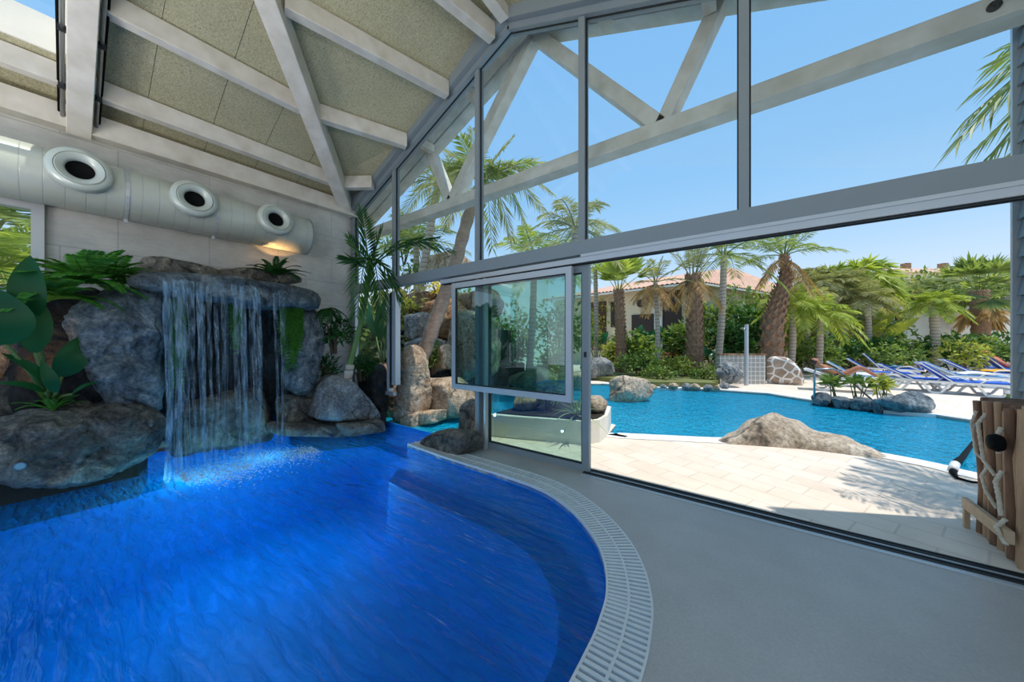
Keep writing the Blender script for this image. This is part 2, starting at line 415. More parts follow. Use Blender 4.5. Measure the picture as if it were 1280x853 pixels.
    # falling water
    m, nt, out = newmat('falling_water')
    tr = nt.add('ShaderNodeBsdfTransparent'); tr.inputs[0].default_value = (0.9, 0.97, 1, 1)
    df = nt.add('ShaderNodeBsdfPrincipled'); df.inputs['Base Color'].default_value = (*lin((206, 228, 242)), 1); df.inputs['Roughness'].default_value = 0.2
    s = tex(nt, 'noise', 6, 4, 0.6, stretch=(6, 6, 0.7))
    x = nt.add('ShaderNodeMixShader'); nt.link(ramp(nt, s, [(0.4, 0.03), (0.75, 0.5)]), x.inputs[0])
    nt.link(tr.outputs[0], x.inputs[1]); nt.link(df.outputs[0], x.inputs[2]); nt.link(x.outputs[0], out.inputs['Surface']); M['fall'] = m
    M['foam'] = simple('white_water_foam', (226, 242, 250), 0.5, 0, 0.05, 20)
    # furniture, fabrics, people
    M['bluefab'] = simple('blue_sling_fabric', (34, 98, 200), 0.7, 0, 0.08, 8)
    M['lightblue'] = simple('pale_blue_fabric', (140, 184, 226), 0.8, 0, 0.08, 8)
    M['whitefab'] = simple('white_towel', (226, 224, 222), 0.9, 0, 0.06, 12)
    M['orange'] = simple('orange_towel', (240, 166, 30), 0.9, 0, 0.1, 12)
    M['red'] = simple('red_cloth', (206, 66, 60), 0.85, 0, 0.1, 12)
    M['navy'] = simple('navy_cloth', (28, 40, 84), 0.85, 0, 0.1, 12)
    M['skin'] = simple('tanned_skin', (206, 146, 116), 0.6, 0, 0.06, 6)
    M['skin2'] = simple('brown_skin', (176, 116, 84), 0.6, 0, 0.06, 6)
    M['hair'] = simple('dark_hair', (46, 34, 28), 0.7, 0, 0.2, 20)
    M['rope'] = simple('pale_rope', (214, 204, 184), 0.9, 0, 0.15, 30, 0.9, 60)
    M['bamboo'] = simple('weathered_wooden_pole', (186, 150, 118), 0.75, 0, 0.35, 5, 0.5, 30, (3, 3, 0.6))
    M['bamboo_dark'] = simple('dark_wooden_pole', (136, 102, 80), 0.8, 0, 0.35, 5, 0.5, 30, (3, 3, 0.6))
    M['plank'] = simple('pale_rail_plank', (196, 168, 136), 0.7, 0, 0.12, 5, 0.2, 20, (1, 4, 4))
    M['rooftile'] = simple('terracotta_roof_tile', (214, 172, 146), 0.8, 0, 0.18, 6)
    M['sheet_roof'] = simple('grey_corrugated_sheet', (128, 120, 114), 0.6, 0.2, 0.1, 4)
    M['dark_opening'] = simple('dark_room_interior', (58, 46, 40), 0.7, 0, 0.2, 3)
    M['brownwood'] = simple('dark_brown_shutter', (92, 58, 40), 0.6, 0, 0.12, 6)
    # lapped siding
    m, nt, out = newmat('grey_blue_siding')
    prin(nt, out, ramp(nt, tex(nt, 'noise', 3, 5), [(0.3, lin((112, 130, 140))), (0.7, lin((134, 150, 158)))]), 0.6); M['siding'] = m
    # small square tiles for the shower wall
    m, nt, out = newmat('small_grey_tiles')
    tc = nt.add('ShaderNodeTexCoord'); sx = nt.add('ShaderNodeSeparateXYZ'); nt.link(tc.outputs['Object'], sx.inputs[0])
    fx = math_(nt, 'FRACT', math_(nt, 'MULTIPLY', sx.outputs['X'], 6.5)); fz = math_(nt, 'FRACT', math_(nt, 'MULTIPLY', sx.outputs['Z'], 6.5))
    mk = math_(nt, 'MAXIMUM', math_(nt, 'GREATER_THAN', fx, 0.84), math_(nt, 'GREATER_THAN', fz, 0.84))
    prin(nt, out, mix(nt, mk, lin((168, 166, 158)), lin((224, 222, 214))), 0.4); M['tiles'] = m
    # crazy-paved stone wall
    m, nt, out = newmat('crazy_paved_stone')
    cr = tex(nt, 'crack', 3.6); nn = tex(nt, 'noise', 3, 5)
    c = ramp(nt, nn, [(0.3, lin((150, 122, 100))), (0.7, lin((196, 176, 156)))])
    prin(nt, out, mix(nt, ramp(nt, cr, [(0.06, 1.0), (0.1, 0.0)]), c, lin((236, 230, 222))), 0.85, 0, bump(nt, cr, 0.5, 0.03)); M['crazy'] = m
    def emit(name, c, s):
        m, nt, out = newmat(name); e = nt.add('ShaderNodeEmission'); e.inputs[0].default_value = (*c, 1); e.inputs[1].default_value = s
        nt.link(e.outputs[0], out.inputs['Surface']); return m
    M['lamp_warm'] = emit('warm_lamp_lens', (1.0, 0.55, 0.2), 12)
    M['lamp_pool'] = emit('pool_lamp_lens', (0.15, 0.45, 0.8), 0.35)
build_materials()
# ---------------------------------------------------------------- generic shapes
def hull_planes(pts):
    bm = bmesh.new()
    for p in pts: bm.verts.new(p)
    r = bmesh.ops.convex_hull(bm, input=bm.verts)
    bmesh.ops.dissolve_limit(bm, angle_limit=0.02, verts=bm.verts, edges=bm.edges)
    bmesh.ops.recalc_face_normals(bm, faces=bm.faces)
    pl = []
    c = V((0, 0, 0))
    for p in pts: c += V(p)
    c /= len(pts)
    for f in bm.faces:
        n = f.normal.copy(); d = (f.verts[0].co-c).dot(n)
        if d < 0: n, d = -n, -d
        if d > 1e-4: pl.append((n, d))
    bm.free()
    return c, pl
_SPH = {}
def sph(sub):
    if sub not in _SPH:
        bm = bmesh.new(); bmesh.ops.create_icosphere(bm, subdivisions=sub, radius=1.0)
        bm.verts.ensure_lookup_table()
        _SPH[sub] = ([v.co.normalized() for v in bm.verts], [[v.index for v in f.verts] for f in bm.faces]); bm.free()
    return _SPH[sub]
def poly_rock(name, m, pts, sub=5, p=24, rough=0.05, nscale=2.5, seed=0, parent=None):
    """a rock filling the convex outline of pts, edges rounded, surface roughened"""
    c, pl = hull_planes(pts); dirs, faces = sph(sub)
    size = max((V(q)-c).length for q in pts); off = V((seed*7.3, seed*3.1, seed*5.7))
    bm = bmesh.new(); vs = []
    for d in dirs:
        s = 0.0
        for n, dist in pl:
            k = n.dot(d)/dist
            if k > 0: s += k**p
        q = d*(s**(-1/p))
        w = c+q
        a = noise.fractal((w+off)*nscale, 0.9, 2.1, 5)
        b = noise.ridged_multi_fractal((w+off)*nscale*0.6, 0.9, 2.0, 3, 1.0, 2.0) - 1.0
        e = noise.noise((w+off)*nscale*0.8)
        g = 1-abs(noise.noise((w+off)*nscale*2.3))*2
        vs.append(bm.verts.new(w+d*(a*rough*1.0 - max(0, b)*rough*0.5 + e*rough*0.7 - max(0, g-0.72)*rough*1.5)))
    for f in faces: bm.faces.new([vs[i] for i in f])
    k = MB(); k.bm.free(); k.bm = bm
    return k.obj(name, m, parent, smooth=True)
def rock(name, m, c, dims, seed=0, rotz=0.0, facets=9, sub=5, p=12, rough=0.05, nscale=2.5, taper=0.0):
    """a free boulder: faceted ellipsoid of full size dims, base at c.z"""
    rnd = random.Random(seed); pts = []
    R = Matrix.Rotation(rotz, 3, 'Z')
    for i in range(facets*3):
        z = rnd.uniform(-1, 1); a = rnd.uniform(0, 2*PI); r = math.sqrt(1-z*z)
        k = 1-taper*max(0, z)
        q = V((r*math.cos(a)*dims[0]/2*k, r*math.sin(a)*dims[1]/2*k, z*dims[2]/2))
        pts.append(V(c)+R@q+V((0, 0, dims[2]/2)))
    return poly_rock(name, m, pts, sub, p, rough, nscale, seed)
def outline_rock(name, m, px, X, depth, sub=5, p=14, rough=0.05, nscale=2.5, seed=0, shrink=0.75, plane='X', back=None):
    """a rock whose face towards the hall has this outline at the plane X (or Y), going back by depth"""
    front = [at(u, v, **{plane: X}) for u, v in px]
    c = sum(front, V((0, 0, 0)))/len(front)
    dv = V((-depth, 0, 0)) if plane == 'X' else V((0, depth, 0))
    pts = []
    for q in front:
        pts += [q+dv*0.25, c+(q-c)*0.8, c+(q-c)*shrink+dv, q+dv*0.6]
    return poly_rock(name, m, pts, sub, p, rough, nscale, seed)
def frond_mb(mb, base, az, elev, L, droop, nl=26, ll=0.45, lw=0.03, rw=0.012, rnd=None, start=0.18, vang=0.35, fwd=0.55, lsag=0.3, curl=0.0):
    """feather palm frond: rachis + leaflets"""
    rnd = rnd or random
    h = V((math.cos(az), math.sin(az), 0)); pts = []
    for i in range(13):
        s = i/12
        r = L*s
        p = V(base)+h*(r*math.cos(elev)*(1-0.12*droop*s)) + V((0, 0, r*math.sin(elev)-droop*L*s*s*0.55))
        pts.append(p)
    mb.tube(pts, [rw*(1-0.8*i/12)+0.002 for i in range(13)], 5)
    side0 = V((-h.y, h.x, 0))
    for i in range(nl):
        s = start+(1-start)*(i+0.5)/nl
        f = s*12; k = min(int(f), 11); p = pts[k].lerp(pts[k+1], f-k); d = (pts[k+1]-pts[k]).normalized()
        up = side0.cross(d).normalized()
        if up.z < 0: up = -up
        ln = ll*(0.35+0.65*math.sin(PI*(0.12+0.86*s)**0.85))*rnd.uniform(0.85, 1.1)
        for sg in (-1, 1):
            sd = side0*sg
            dr = (sd*math.cos(vang)+up*math.sin(vang)*rnd.uniform(0.4, 1.2)+d*fwd*(0.6+0.8*s)).normalized()
            tip = p+dr*ln+V((0, 0, -lsag*ln*rnd.uniform(0.5, 1.2)))
            mb.leaf(p, tip, lw*rnd.uniform(0.8, 1.2), (up+sd*0.2).normalized(), -0.02*ln)
def fan_mb(mb, base, az, elev, L, R, n=22, rnd=None, spread=2.3, lw=0.05, droop=0.3):
    """fan palm leaf: stalk + radiating blades"""
    rnd = rnd or random
    h = V((math.cos(az), math.sin(az), 0)); d = h*math.cos(elev)+V((0, 0, math.sin(elev)))
    hub = V(base)+d*L+V((0, 0, -droop*L*0.3))
    mb.tube([base, V(base)+d*L*0.5, hub], [0.022, 0.016, 0.012], 5)
    side = V((-h.y, h.x, 0)); nrm = side.cross(d).normalized()
    for i in range(n):
        a = (i/(n-1)-0.5)*spread*rnd.uniform(0.97, 1.03)
        ln = R*(1-0.28*abs(a)/(spread/2))*rnd.uniform(0.88, 1.08)
        dr = d*math.cos(a)+side*math.sin(a)+nrm*0.08*rnd.uniform(-1, 1)
        tip = hub+dr*ln+V((0, 0, -droop*ln*rnd.uniform(0.5, 1.1)))
        mb.leaf(hub, tip, lw, nrm, -0.02)
def foliage_mb(mb, c, rad, n, size, rnd, lumps=7, lw=0.45, shell=0.55):
    """leafy mass: pointed leaves over a lumpy crown"""
    c = V(c); L = []
    for i in range(lumps):
        z = rnd.uniform(-0.5, 0.9); a = rnd.uniform(0, 2*PI); r = math.sqrt(max(0, 1-z*z))*rnd.uniform(0.35, 0.7)
        L.append((V((r*math.cos(a)*rad[0], r*math.sin(a)*rad[1], z*0.6*rad[2])), rnd.uniform(0.42, 0.62)))
    L.append((V((0, 0, 0)), 0.7))
    for i in range(n):
        o, k = rnd.choice(L)
        z = rnd.uniform(-0.75, 1); a = rnd.uniform(0, 2*PI); r = math.sqrt(1-z*z)
        d = V((r*math.cos(a), r*math.sin(a), z)); q = shell+(1-shell)*rnd.random()
        p = c+o+V((d.x*rad[0]*k*q, d.y*rad[1]*k*q, d.z*rad[2]*k*q))
        if p.z < c.z-rad[2]: p.z = c.z-rad[2]*rnd.uniform(0.6, 1)
        t = V((rnd.uniform(-1, 1), rnd.uniform(-1, 1), rnd.uniform(-0.7, 0.8))).normalized()
        dr = (d*0.7+t*0.8).normalized(); s = size*rnd.uniform(0.6, 1.3)
        nr = (d+t*0.5+V((0, 0, 0.4))).normalized()
        mb.leaf(p, p+dr*s, s*lw, nr)
def bush(name, label, cat, c, rad, n, size, m, seed=0, group=None, lumps=7, lw=0.45, stem=True):
    """c is the foot of the plant"""
    rnd = random.Random(seed); c = V(c)
    t = thing(name, label, cat, c, group)
    f = MB(); foliage_mb(f, c+V((0, 0, rad[2]*1.0)), rad, n, size, rnd, lumps, lw); f.obj('foliage', m, t, smooth=None)
    if stem:
        s = MB()
        for i in range(4):
            a = rnd.uniform(0, 2*PI)
            s.tube([c+V((math.cos(a)*0.04, math.sin(a)*0.04, -0.02)), c+V((math.cos(a)*rad[0]*0.3, math.sin(a)*rad[1]*0.3, rad[2]*0.8)), c+V((math.cos(a)*rad[0]*0.5, math.sin(a)*rad[1]*0.5, rad[2]*1.4))], [0.03, 0.02, 0.008], 5)
        s.obj('stem', M['stem_brown'], t, smooth=True)
    return t
def trunk_mb(mb, pts, r0, r1, n=12, seg=30, ring=0.0, rnd=None):
    pts = [V(p) for p in pts]; k = len(pts)-1; P, R = [], []
    for i in range(seg+1):
        s = i/seg*k; j = min(int(s), k-1); f = s-j
        p0 = pts[max(j-1, 0)]; p1 = pts[j]; p2 = pts[j+1]; p3 = pts[min(j+2, k)]
        P.append(0.5*((2*p1)+(p2-p0)*f+(2*p0-5*p1+4*p2-p3)*f*f+(3*p1-p0-3*p2+p3)*f**3))
        R.append((r0+(r1-r0)*(i/seg))*(1+ring*(1 if i % 2 else -1)))
    mb.tube(P, R, n); return P
def palm(name, label, pts, r0, r1, kind='feather', n=22, L=2.0, droop=0.5, ll=0.5, lw=0.035, nl=24, m='palm_green', trunk='trunk_ring', dead=0, seed=0, group=None, elev=(0.0, 1.2), parts=False, ring=0.06, R=0.7, fann=20, boots=False, vang=0.35, lsag=0.35, az0=None, cat='palm tree'):
    rnd = random.Random(seed); base = V(pts[0]); top = V(pts[-1])
    t = thing(name, label, cat, base, group)
    k = MB(); P = trunk_mb(k, pts, r0, r1, 10, 26, ring)
    if boots:
        for i in range(1, len(P)-1):
            for j in range(7):
                a = 2*PI*(j+0.5*(i % 2))/7; rr = r0+(r1-r0)*i/len(P)
                d = V((math.cos(a), math.sin(a), 0)); q = P[i]+d*rr*0.75
                k.leaf(q, q+d*rr*0.5+V((0, 0, rr*0.9)), rr*0.75, d)
    k.obj('trunk', M[trunk], t, smooth=not boots)
    cr = MB()
    for i in range(n):
        az = (az0 if az0 is not None else 0)+2*PI*i*0.381966+rnd.uniform(-0.2, 0.2)
        e = elev[0]+(elev[1]-elev[0])*(i/max(1, n-1)) + rnd.uniform(-0.1, 0.1)
        mb = MB() if parts else cr
        lk = L*rnd.uniform(0.85, 1.1)
        b = top+V((math.cos(az)*r1*0.5, math.sin(az)*r1*0.5, 0.0))
        if kind == 'feather': frond_mb(mb, b, az, e, lk, droop*rnd.uniform(0.7, 1.3), nl, ll, lw, 0.014+0.004*L, rnd, vang=vang, lsag=lsag)
        else: fan_mb(mb, b, az, e, lk, R*rnd.uniform(0.9, 1.1), fann, rnd, lw=lw, droop=droop)
        if parts: mb.obj('frond', M[m], t, smooth=None)
    if not parts: cr.obj('crown', M[m], t, smooth=None)
    if dead:
        db = MB()
        for i in range(dead):
            az = 2*PI*i/dead+rnd.uniform(-0.3, 0.3)
            if kind == 'feather': frond_mb(db, top+V((0, 0, -0.1)), az, rnd.uniform(-0.7, -0.1), L*0.75, 0.9, nl, ll*0.7, lw, 0.02, rnd, lsag=0.9)
            else: fan_mb(db, top+V((0, 0, -0.05)), az, rnd.uniform(-1.2, -0.6), L*0.8, R*0.8, fann, rnd, lw=lw, droop=0.8)
        db.obj('dry_fronds', M['palm_dead'], t, smooth=None)
    return t
# ================================================================ pools, floor, terrace
YG = 3.52                      # inner face of the glazed gable
WATER = -0.06
def catmull(P, step=0.05):
    P = [V((p[0], p[1], 0)) for p in P]; out = []
    for i in range(len(P)-1):
        p0 = P[max(i-1, 0)]; p1 = P[i]; p2 = P[i+1]; p3 = P[min(i+2, len(P)-1)]
        n = max(2, int((p2-p1).length/step))
        for k in range(n):
            f = k/n
            out.append(0.5*((2*p1)+(p2-p0)*f+(2*p0-5*p1+4*p2-p3)*f*f+(3*p1-p0-3*p2+p3)*f**3))
    out.append(P[-1]); return out
def offset(P, d, closed=False):
    out = []; n = len(P)
    for i in range(n):
        a = P[i-1] if (i > 0 or closed) else P[i]; b = P[(i+1) % n] if (i < n-1 or closed) else P[i]
        t = (b-a); t.z = 0; t.normalize()
        out.append(P[i]+V((-t.y, t.x, 0))*d)
    return out
# outer edge of the overflow grating, read off the floor
outer = [(-4.1, 3.24), (-3.35, 3.19), (-2.8, 3.18), (-2.2, 3.17), (-1.75, 3.13), (-1.38, 3.0), (-1.06, 2.8), (-0.78, 2.54), (-0.60, 2.28), (-0.48, 2.0), (-0.43, 1.75), (-0.41, 1.5), (-0.40, 0.8), (-0.42, 0.0), (-0.55, -1.2), (-0.9, -2.6), (-1.6, -4.0)]
edge_out = catmull(outer)
edge_in = offset(edge_out, -0.26)
# grating: rims, rib and slotted band as parts of one thing
g = thing('overflow_grating', 'curved white slotted overflow grating along the edge of the indoor pool', 'grating', edge_out[len(edge_out)//2])
def strip(mb, P, Q, z0, z1):
    for i in range(len(P)-1):
        a, b, c, d = P[i], P[i+1], Q[i+1], Q[i]
        vs = [mb.bm.verts.new((q.x, q.y, z)) for z in (z0, z1) for q in (a, b, c, d)]
        for f in ((0, 3, 2, 1), (4, 5, 6, 7), (0, 1, 5, 4), (2, 3, 7, 6)): mb.bm.faces.new([vs[k] for k in f])
    return mb
for nm, d0, d1 in (('inner_rim', -0.26, -0.247), ('outer_rim', -0.012, 0.0), ('centre_rib', -0.137, -0.123)):
    strip(MB(), offset(edge_out, d0), offset(edge_out, d1), -0.05, 0.006).obj(nm, M['white_plastic'], g)
def resample(P, step):
    out = [P[0]]; need = step
    for a, b in zip(P, P[1:]):
        L = (b-a).length; pos = 0.0
        while L-pos >= need: pos += need; out.append(a.lerp(b, pos/L)); need = step
        need -= L-pos
    return out
fine = resample(edge_out, 0.038)
mb = MB()
for i in range(1, len(fine)-1):
    t = (fine[i+1]-fine[i-1]).normalized(); nn = V((-t.y, t.x, 0))
    a = fine[i]+nn*(-0.25); b = fine[i]+nn*(-0.008)
    mb.beam(a+V((0, 0, -0.012)), b+V((0, 0, -0.012)), 0.0195, 0.03)
mb.obj('slotted_band', M['white_plastic'], g)
strip(MB(), offset(edge_out, -0.25), offset(edge_out, -0.01), -0.12, -0.095).obj('channel_bed', M['gutter_dark'], g)
# interior floor
fl = [tuple(p)[:2] for p in edge_out[::3]]
fl = fl+[(-1.6, -4.6), (6.0, -4.6), (6.0, 3.60), (-4.1, 3.60)]
o = MB().prism(fl, -0.25, 0.0).obj('floor', M['concrete']); struct(o)
# indoor pool
rim = [p.copy() for p in edge_in]+[V((-2.2, -4.6, 0)), V((-6.6, -4.6, 0)), V((-6.6, 0, 0)), V((-6.6, 3.62, 0)), V((-4.0, 3.62, 0))]
def basin(name, P, m, prof, closed=True, flip=-1):
    mb = MB(); rings = []
    for d, z in prof:
        Q = offset(P, d*flip, True)
        rings.append([mb.bm.verts.new((q.x, q.y, z)) for q in Q])
    n = len(P)
    for a, b in zip(rings, rings[1:]):
        for i in range(n): mb.bm.faces.new((a[i], a[(i+1) % n], b[(i+1) % n], b[i]))
    [mb.bm.faces.new([rings[-1][i] for i in t]) for t in tessellate_polygon([[v.co.copy() for v in rings[-1]]])]
    return mb.obj(name, m, smooth=False)
def sheet(name, P, m, z):
    mb = MB(); vs = [mb.bm.verts.new((p[0], p[1], z)) for p in P]
    for t in tessellate_polygon([[v.co.copy() for v in vs]]):
        f = mb.bm.faces.new([vs[i] for i in t]); f.normal_update()
        if f.normal.z < 0: f.normal_flip()
    return mb.obj(name, m, smooth=None)
struct(basin('pool_basin', rim, M['pool_blue'], [(0, -0.02), (0, -0.42), (0.3, -0.45), (0.36, -1.5)]))
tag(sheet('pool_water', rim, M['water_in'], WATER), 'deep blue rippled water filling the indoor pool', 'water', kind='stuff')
# outdoor pool with the channel that runs in under the glazed gable
def G2(u, v): q = gnd(u, v); return (q.x, q.y)
near = [G2(*p) for p in ((1225, 600), (1168, 586), (1110, 574), (1050, 564), (1000, 557), (950, 555), (900, 554), (850, 551.5), (800, 549), (757, 546))]
far = [G2(*p) for p in ((752, 479), (790, 481), (830, 484.5), (890, 486), (960, 491), (1017, 500), (1090, 511), (1170, 518), (1225, 526), (1280, 533))]
pool2 = [(-6.2, 3.62), (-6.3, 5.0), (-6.4, 7.5), (-5.6, 10.4)] + far + [(far[-1][0]+1.6, far[-1][1]-1.2), (near[0][0]+3.5, near[0][1]+0.6), (near[0][0]+1.2, near[0][1]-0.05)] + near + [(-2.05, 5.9), (-3.45, 6.0), (-3.5, 3.62)]
pv = [V((p[0], p[1], 0)) for p in pool2]
struct(basin('garden_pool_basin', pv, M['pool_cyan'], [(0, -0.01), (0, -0.7), (0.25, -0.95)], flip=-1))
tag(sheet('garden_pool_water', pool2, M['water_out'], WATER), 'bright blue sparkling water in the outdoor pool beyond the open doorway', 'water', kind='stuff')
# coping bands
def band(name, P, d, z, label):
    P = [V((p[0], p[1], 0)) for p in P]
    P = catmull(P, 0.3); Q = offset(P, d)
    return tag(strip(MB(), P, Q, -0.1, z).obj(name, M['coping']), label, 'pool edge')
band('pool_coping', [(near[0][0]+2.6, near[0][1]+0.35), (near[0][0]+1.2, near[0][1]-0.05)]+near+[(-1.93, 5.3)], -0.30, 0.012, 'white coping along the near edge of the outdoor pool beside the terrace')
band('pool_coping', far, 0.28, 0.012, 'white coping along the far edge of the outdoor pool below the sun loungers')
# terrace
ter = [(-3.5, 3.62), (26, 3.62), (26, 46), (-30, 46), (-30, 3.62), (-6.2, 3.62)] + pool2[1:-1]
o = MB().prism(ter, -0.4, 0.0).obj('terrace_floor', M['paving']); struct(o)
o = MB().prism([(-30, -12), (-6.95, -12), (-6.95, 3.61), (-30, 3.61)], -0.4, -0.02).obj('garden_ground', M['grass_ground']); struct(o)
# threshold tracks of the sliding doors
mb = MB()
for y in (3.50, 3.54, 3.60, 3.64): mb.box((2.0, y, 0.008), (7.2, 0.016, 0.016))
tr = mb.obj('trim_1', M['gasket']); struct(tr)
mb = MB(); mb.box((2.0, 3.47, 0.004), (7.2, 0.05, 0.008)); mb.box((2.0, 3.57, 0.004), (7.2, 0.045, 0.008)); struct(mb.obj('trim_2', M['alu_light']))
# ================================================================ left wall
XW = -6.72
wy0, wy1, wz0, wz1 = -2.4, -0.15, 0.55, 3.09
mb = MB()
def wallbox(y0, y1, z0, z1): mb.box((XW-0.12, (y0+y1)/2, (z0+z1)/2), (0.24, y1-y0, z1-z0))
wallbox(wy1, 3.62, -1.4, 4.34); wallbox(-4.6, wy0, -1.4, 4.34); wallbox(wy0, wy1, -1.4, wz0); wallbox(wy0, wy1, wz1, 4.34)
struct(mb.obj('wall_left', M['wallcon']))
mb = MB()
for y in (wy1-0.04, (wy0+wy1)/2, wy0+0.04): mb.box((XW, y, (wz0+wz1)/2), (0.14, 0.09, wz1-wz0))
for z in (wz0+0.04, wz1-0.04): mb.box((XW, (wy0+wy1)/2, z), (0.13, wy1-wy0, 0.08))
w = mb.obj('window_1', M['alu_light']); struct(w)
MB().box((XW-0.02, (wy0+wy1)/2, (wz0+wz1)/2), (0.012, wy1-wy0-0.1, wz1-wz0-0.1)).obj('window_glass', M['glass'], w)
# ================================================================ glazed gable
RX = -2.64
def gz(x): return 5.62-0.40*abs(x-RX)
mull = [-6.62, -5.24, -3.22, -1.61, -0.096, 1.62]
Z1 = 2.64
# transom and door head
struct(MB().box((-2.0, 3.53, 2.56), (9.5, 0.14, 0.16)).obj('trim_3', M['alu']))
struct(MB().box((0.15, 3.50, 2.465), (3.5, 0.10, 0.03)).obj('trim_4', M['alu_light']))
mb = MB(); mb.box((-1.0, 3.52, 2.42), (5.9, 0.12, 0.06)); struct(mb.obj('trim_5', M['alu_light']))
mb = MB(); mb.box((-1.0, 3.49, 2.384), (5.9, 0.02, 0.012)); mb.box((-1.0, 3.55, 2.384), (5.9, 0.02, 0.012)); struct(mb.obj('trim_6', M['gasket']))
k = 7
for i, x in enumerate(mull[1:-1]):
    zt = gz(x)
    struct(MB().box((x, 3.55, (Z1+zt)/2), (0.075, 0.11, zt-Z1)).obj('trim_%d' % k, M['alu'])); k += 1
struct(MB().box((-6.66, 3.55, 2.0), (0.10, 0.12, 4.1)).obj('trim_%d' % k, M['alu'])); k += 1
for a, b in (((-6.70, 3.54, gz(-6.70)+0.05), (RX, 3.54, gz(RX)+0.05)), ((RX, 3.54, gz(RX)+0.05), (2.2, 3.54, gz(2.2)+0.05))):
    struct(MB().beam(a, b, 0.14, 0.11).obj('trim_%d' % k, M['alu'])); k += 1
# timber rafters over the glazing
for a, b in (((-6.75, 3.46, gz(-6.75)+0.21), (RX+0.02, 3.46, gz(RX)+0.21)), ((RX-0.02, 3.46, gz(RX)+0.21), (2.3, 3.46, gz(2.3)+0.21))):
    struct(MB().beam(a, b, 0.14, 0.24).obj('trim_%d' % k, M['alu'])); k += 1
for i in range(len(mull)-1):
    a, b = mull[i]+0.035, mull[i+1]-0.035
    if a < RX < b: pts = [(a, Z1), (b, Z1), (b, gz(b)), (RX, gz(RX)), (a, gz(a))]
    else: pts = [(a, Z1), (b, Z1), (b, gz(b)), (a, gz(a))]
    o = MB().slab([(p[0], 3.555, p[1]) for p in pts], (0, 0.012, 0)).obj('window_%d' % (i+2), M['glass']); struct(o)
    mb = MB()
    for p, q in zip(pts, pts[1:]+pts[:1]): mb.beam((p[0], 3.54, p[1]), (q[0], 3.54, q[1]), 0.03, 0.022, (0, 1, 0))
    mb.obj('window_frame', M['gasket'], o)
struct(MB().slab([(1.66, 3.54, 0), (7.0, 3.54, 0), (7.0, 3.54, 3.2), (1.66, 3.54, 4.0)], (0, 0.12, 0)).obj('wall_right', M['siding']))
# fixed pane between the wall and the hanging post
o = MB().box((-5.93, 3.555, 1.45), (1.36, 0.012, 1.86)).obj('window_7', M['glass']); struct(o)
mb = MB(); mb.box((-6.60, 3.54, 1.45), (0.05, 0.06, 1.86)); mb.box((-5.93, 3.54, 0.55), (1.36, 0.06, 0.06)); mb.obj('window_frame', M['alu_light'], o)
# post that stops above the rocks
t = thing('hanging_post', 'pale metal post hanging from the transom, ending just above the sunlit rocks', 'post', (-5.2, 3.53, 0.78))
MB().box((-5.16, 3.50, 1.56), (0.11, 0.10, 1.66)).obj('post_profile', M['alu_light'], t)
MB().box((-5.30, 3.47, 1.48), (0.07, 0.08, 1.74)).obj('guide_rail', M['alu_light'], t)
MB().box((-5.235, 3.46, 1.52), (0.02, 0.06, 1.7)).obj('seal', M['gasket'], t)
# fixed glazed door leaf reaching the floor
def frame_leaf(name, x0, x1, z0, z1, y, fw, fd, m, gm, label=None):
    mb = MB()
    for x in (x0+fw/2, x1-fw/2): mb.box((x, y, (z0+z1)/2), (fw, fd, z1-z0))
    for z in (z0+fw/2, z1-fw/2): mb.box(((x0+x1)/2, y, z), (x1-x0-2*fw, fd, fw))
    o = mb.obj(name, m)
    MB().box(((x0+x1)/2, y, (z0+z1)/2), (x1-x0-2*fw+0.02, 0.014, z1-z0-2*fw+0.02)).obj('door_glass', gm, o)
    gk = MB()
    for x in (x0+fw+0.006, x1-fw-0.006): gk.box((x, y, (z0+z1)/2), (0.012, fd*0.7, z1-z0-2*fw))
    for z in (z0+fw+0.006, z1-fw-0.006): gk.box(((x0+x1)/2, y, z), (x1-x0-2*fw, fd*0.7, 0.012))
    gk.obj('gasket', M['gasket'], o)
    return o
d1 = frame_leaf('door_1', -3.12, -1.54, 0.0, 2.38, 3.57, 0.085, 0.06, M['alu'], M['glass_tint']); struct(d1)
MB().box((-1.58, 3.53, 1.35), (0.02, 0.02, 0.06)).obj('lock_plate', M['gasket'], d1)
d2 = frame_leaf('door_2', -3.66, -1.70, 0.80, 2.36, 3.45, 0.075, 0.05, M['alu_light'], M['glass_tint']); struct(d2)
struct(MB().box((-3.19, 3.54, 1.19), (0.07, 0.14, 2.38)).obj('trim_30', M['alu']))
struct(MB().box((-3.05, 3.50, 1.19), (0.03, 0.06, 2.38)).obj('trim_31', M['alu_light']))
# ================================================================ roof
def LP(x): return 4.96+0.41*(x+5.2)
SH = 0.47
# boards of the ceiling: left slope, its splayed part by the gable, right slope
sk = (-6.08, -5.28, -1.25, 0.0)       # skylight x0 x1 y0 y1
def roof(name, pts, th=0.12):
    return struct(MB().slab(pts, (0, 0, th)).obj(name, M['woodwool']))
dg = [(-6.75, 3.45), (-6.2, 2.98), (-5.2, 2.04), (-4.2, 1.36), (-2.64, 0.15)]
P3 = lambda x, y: (x, y, LP(x))
roof('ceiling', [P3(-6.75, 0.0), P3(-6.75, 3.45)] + [P3(*p) for p in dg[1:]] + [P3(-2.64, 0.0)])
for nm, x0, x1, y0, y1 in (('ceiling_low', -6.75, sk[0], -1.5, 0.0), ('ceiling_high', sk[1], -2.64, -1.5, 0.0), ('ceiling_end', sk[0], sk[1], -1.5, sk[2])):
    roof('ceiling', [P3(x0, y0), P3(x0, y1), P3(x1, y1), P3(x1, y0)])
mb = MB()
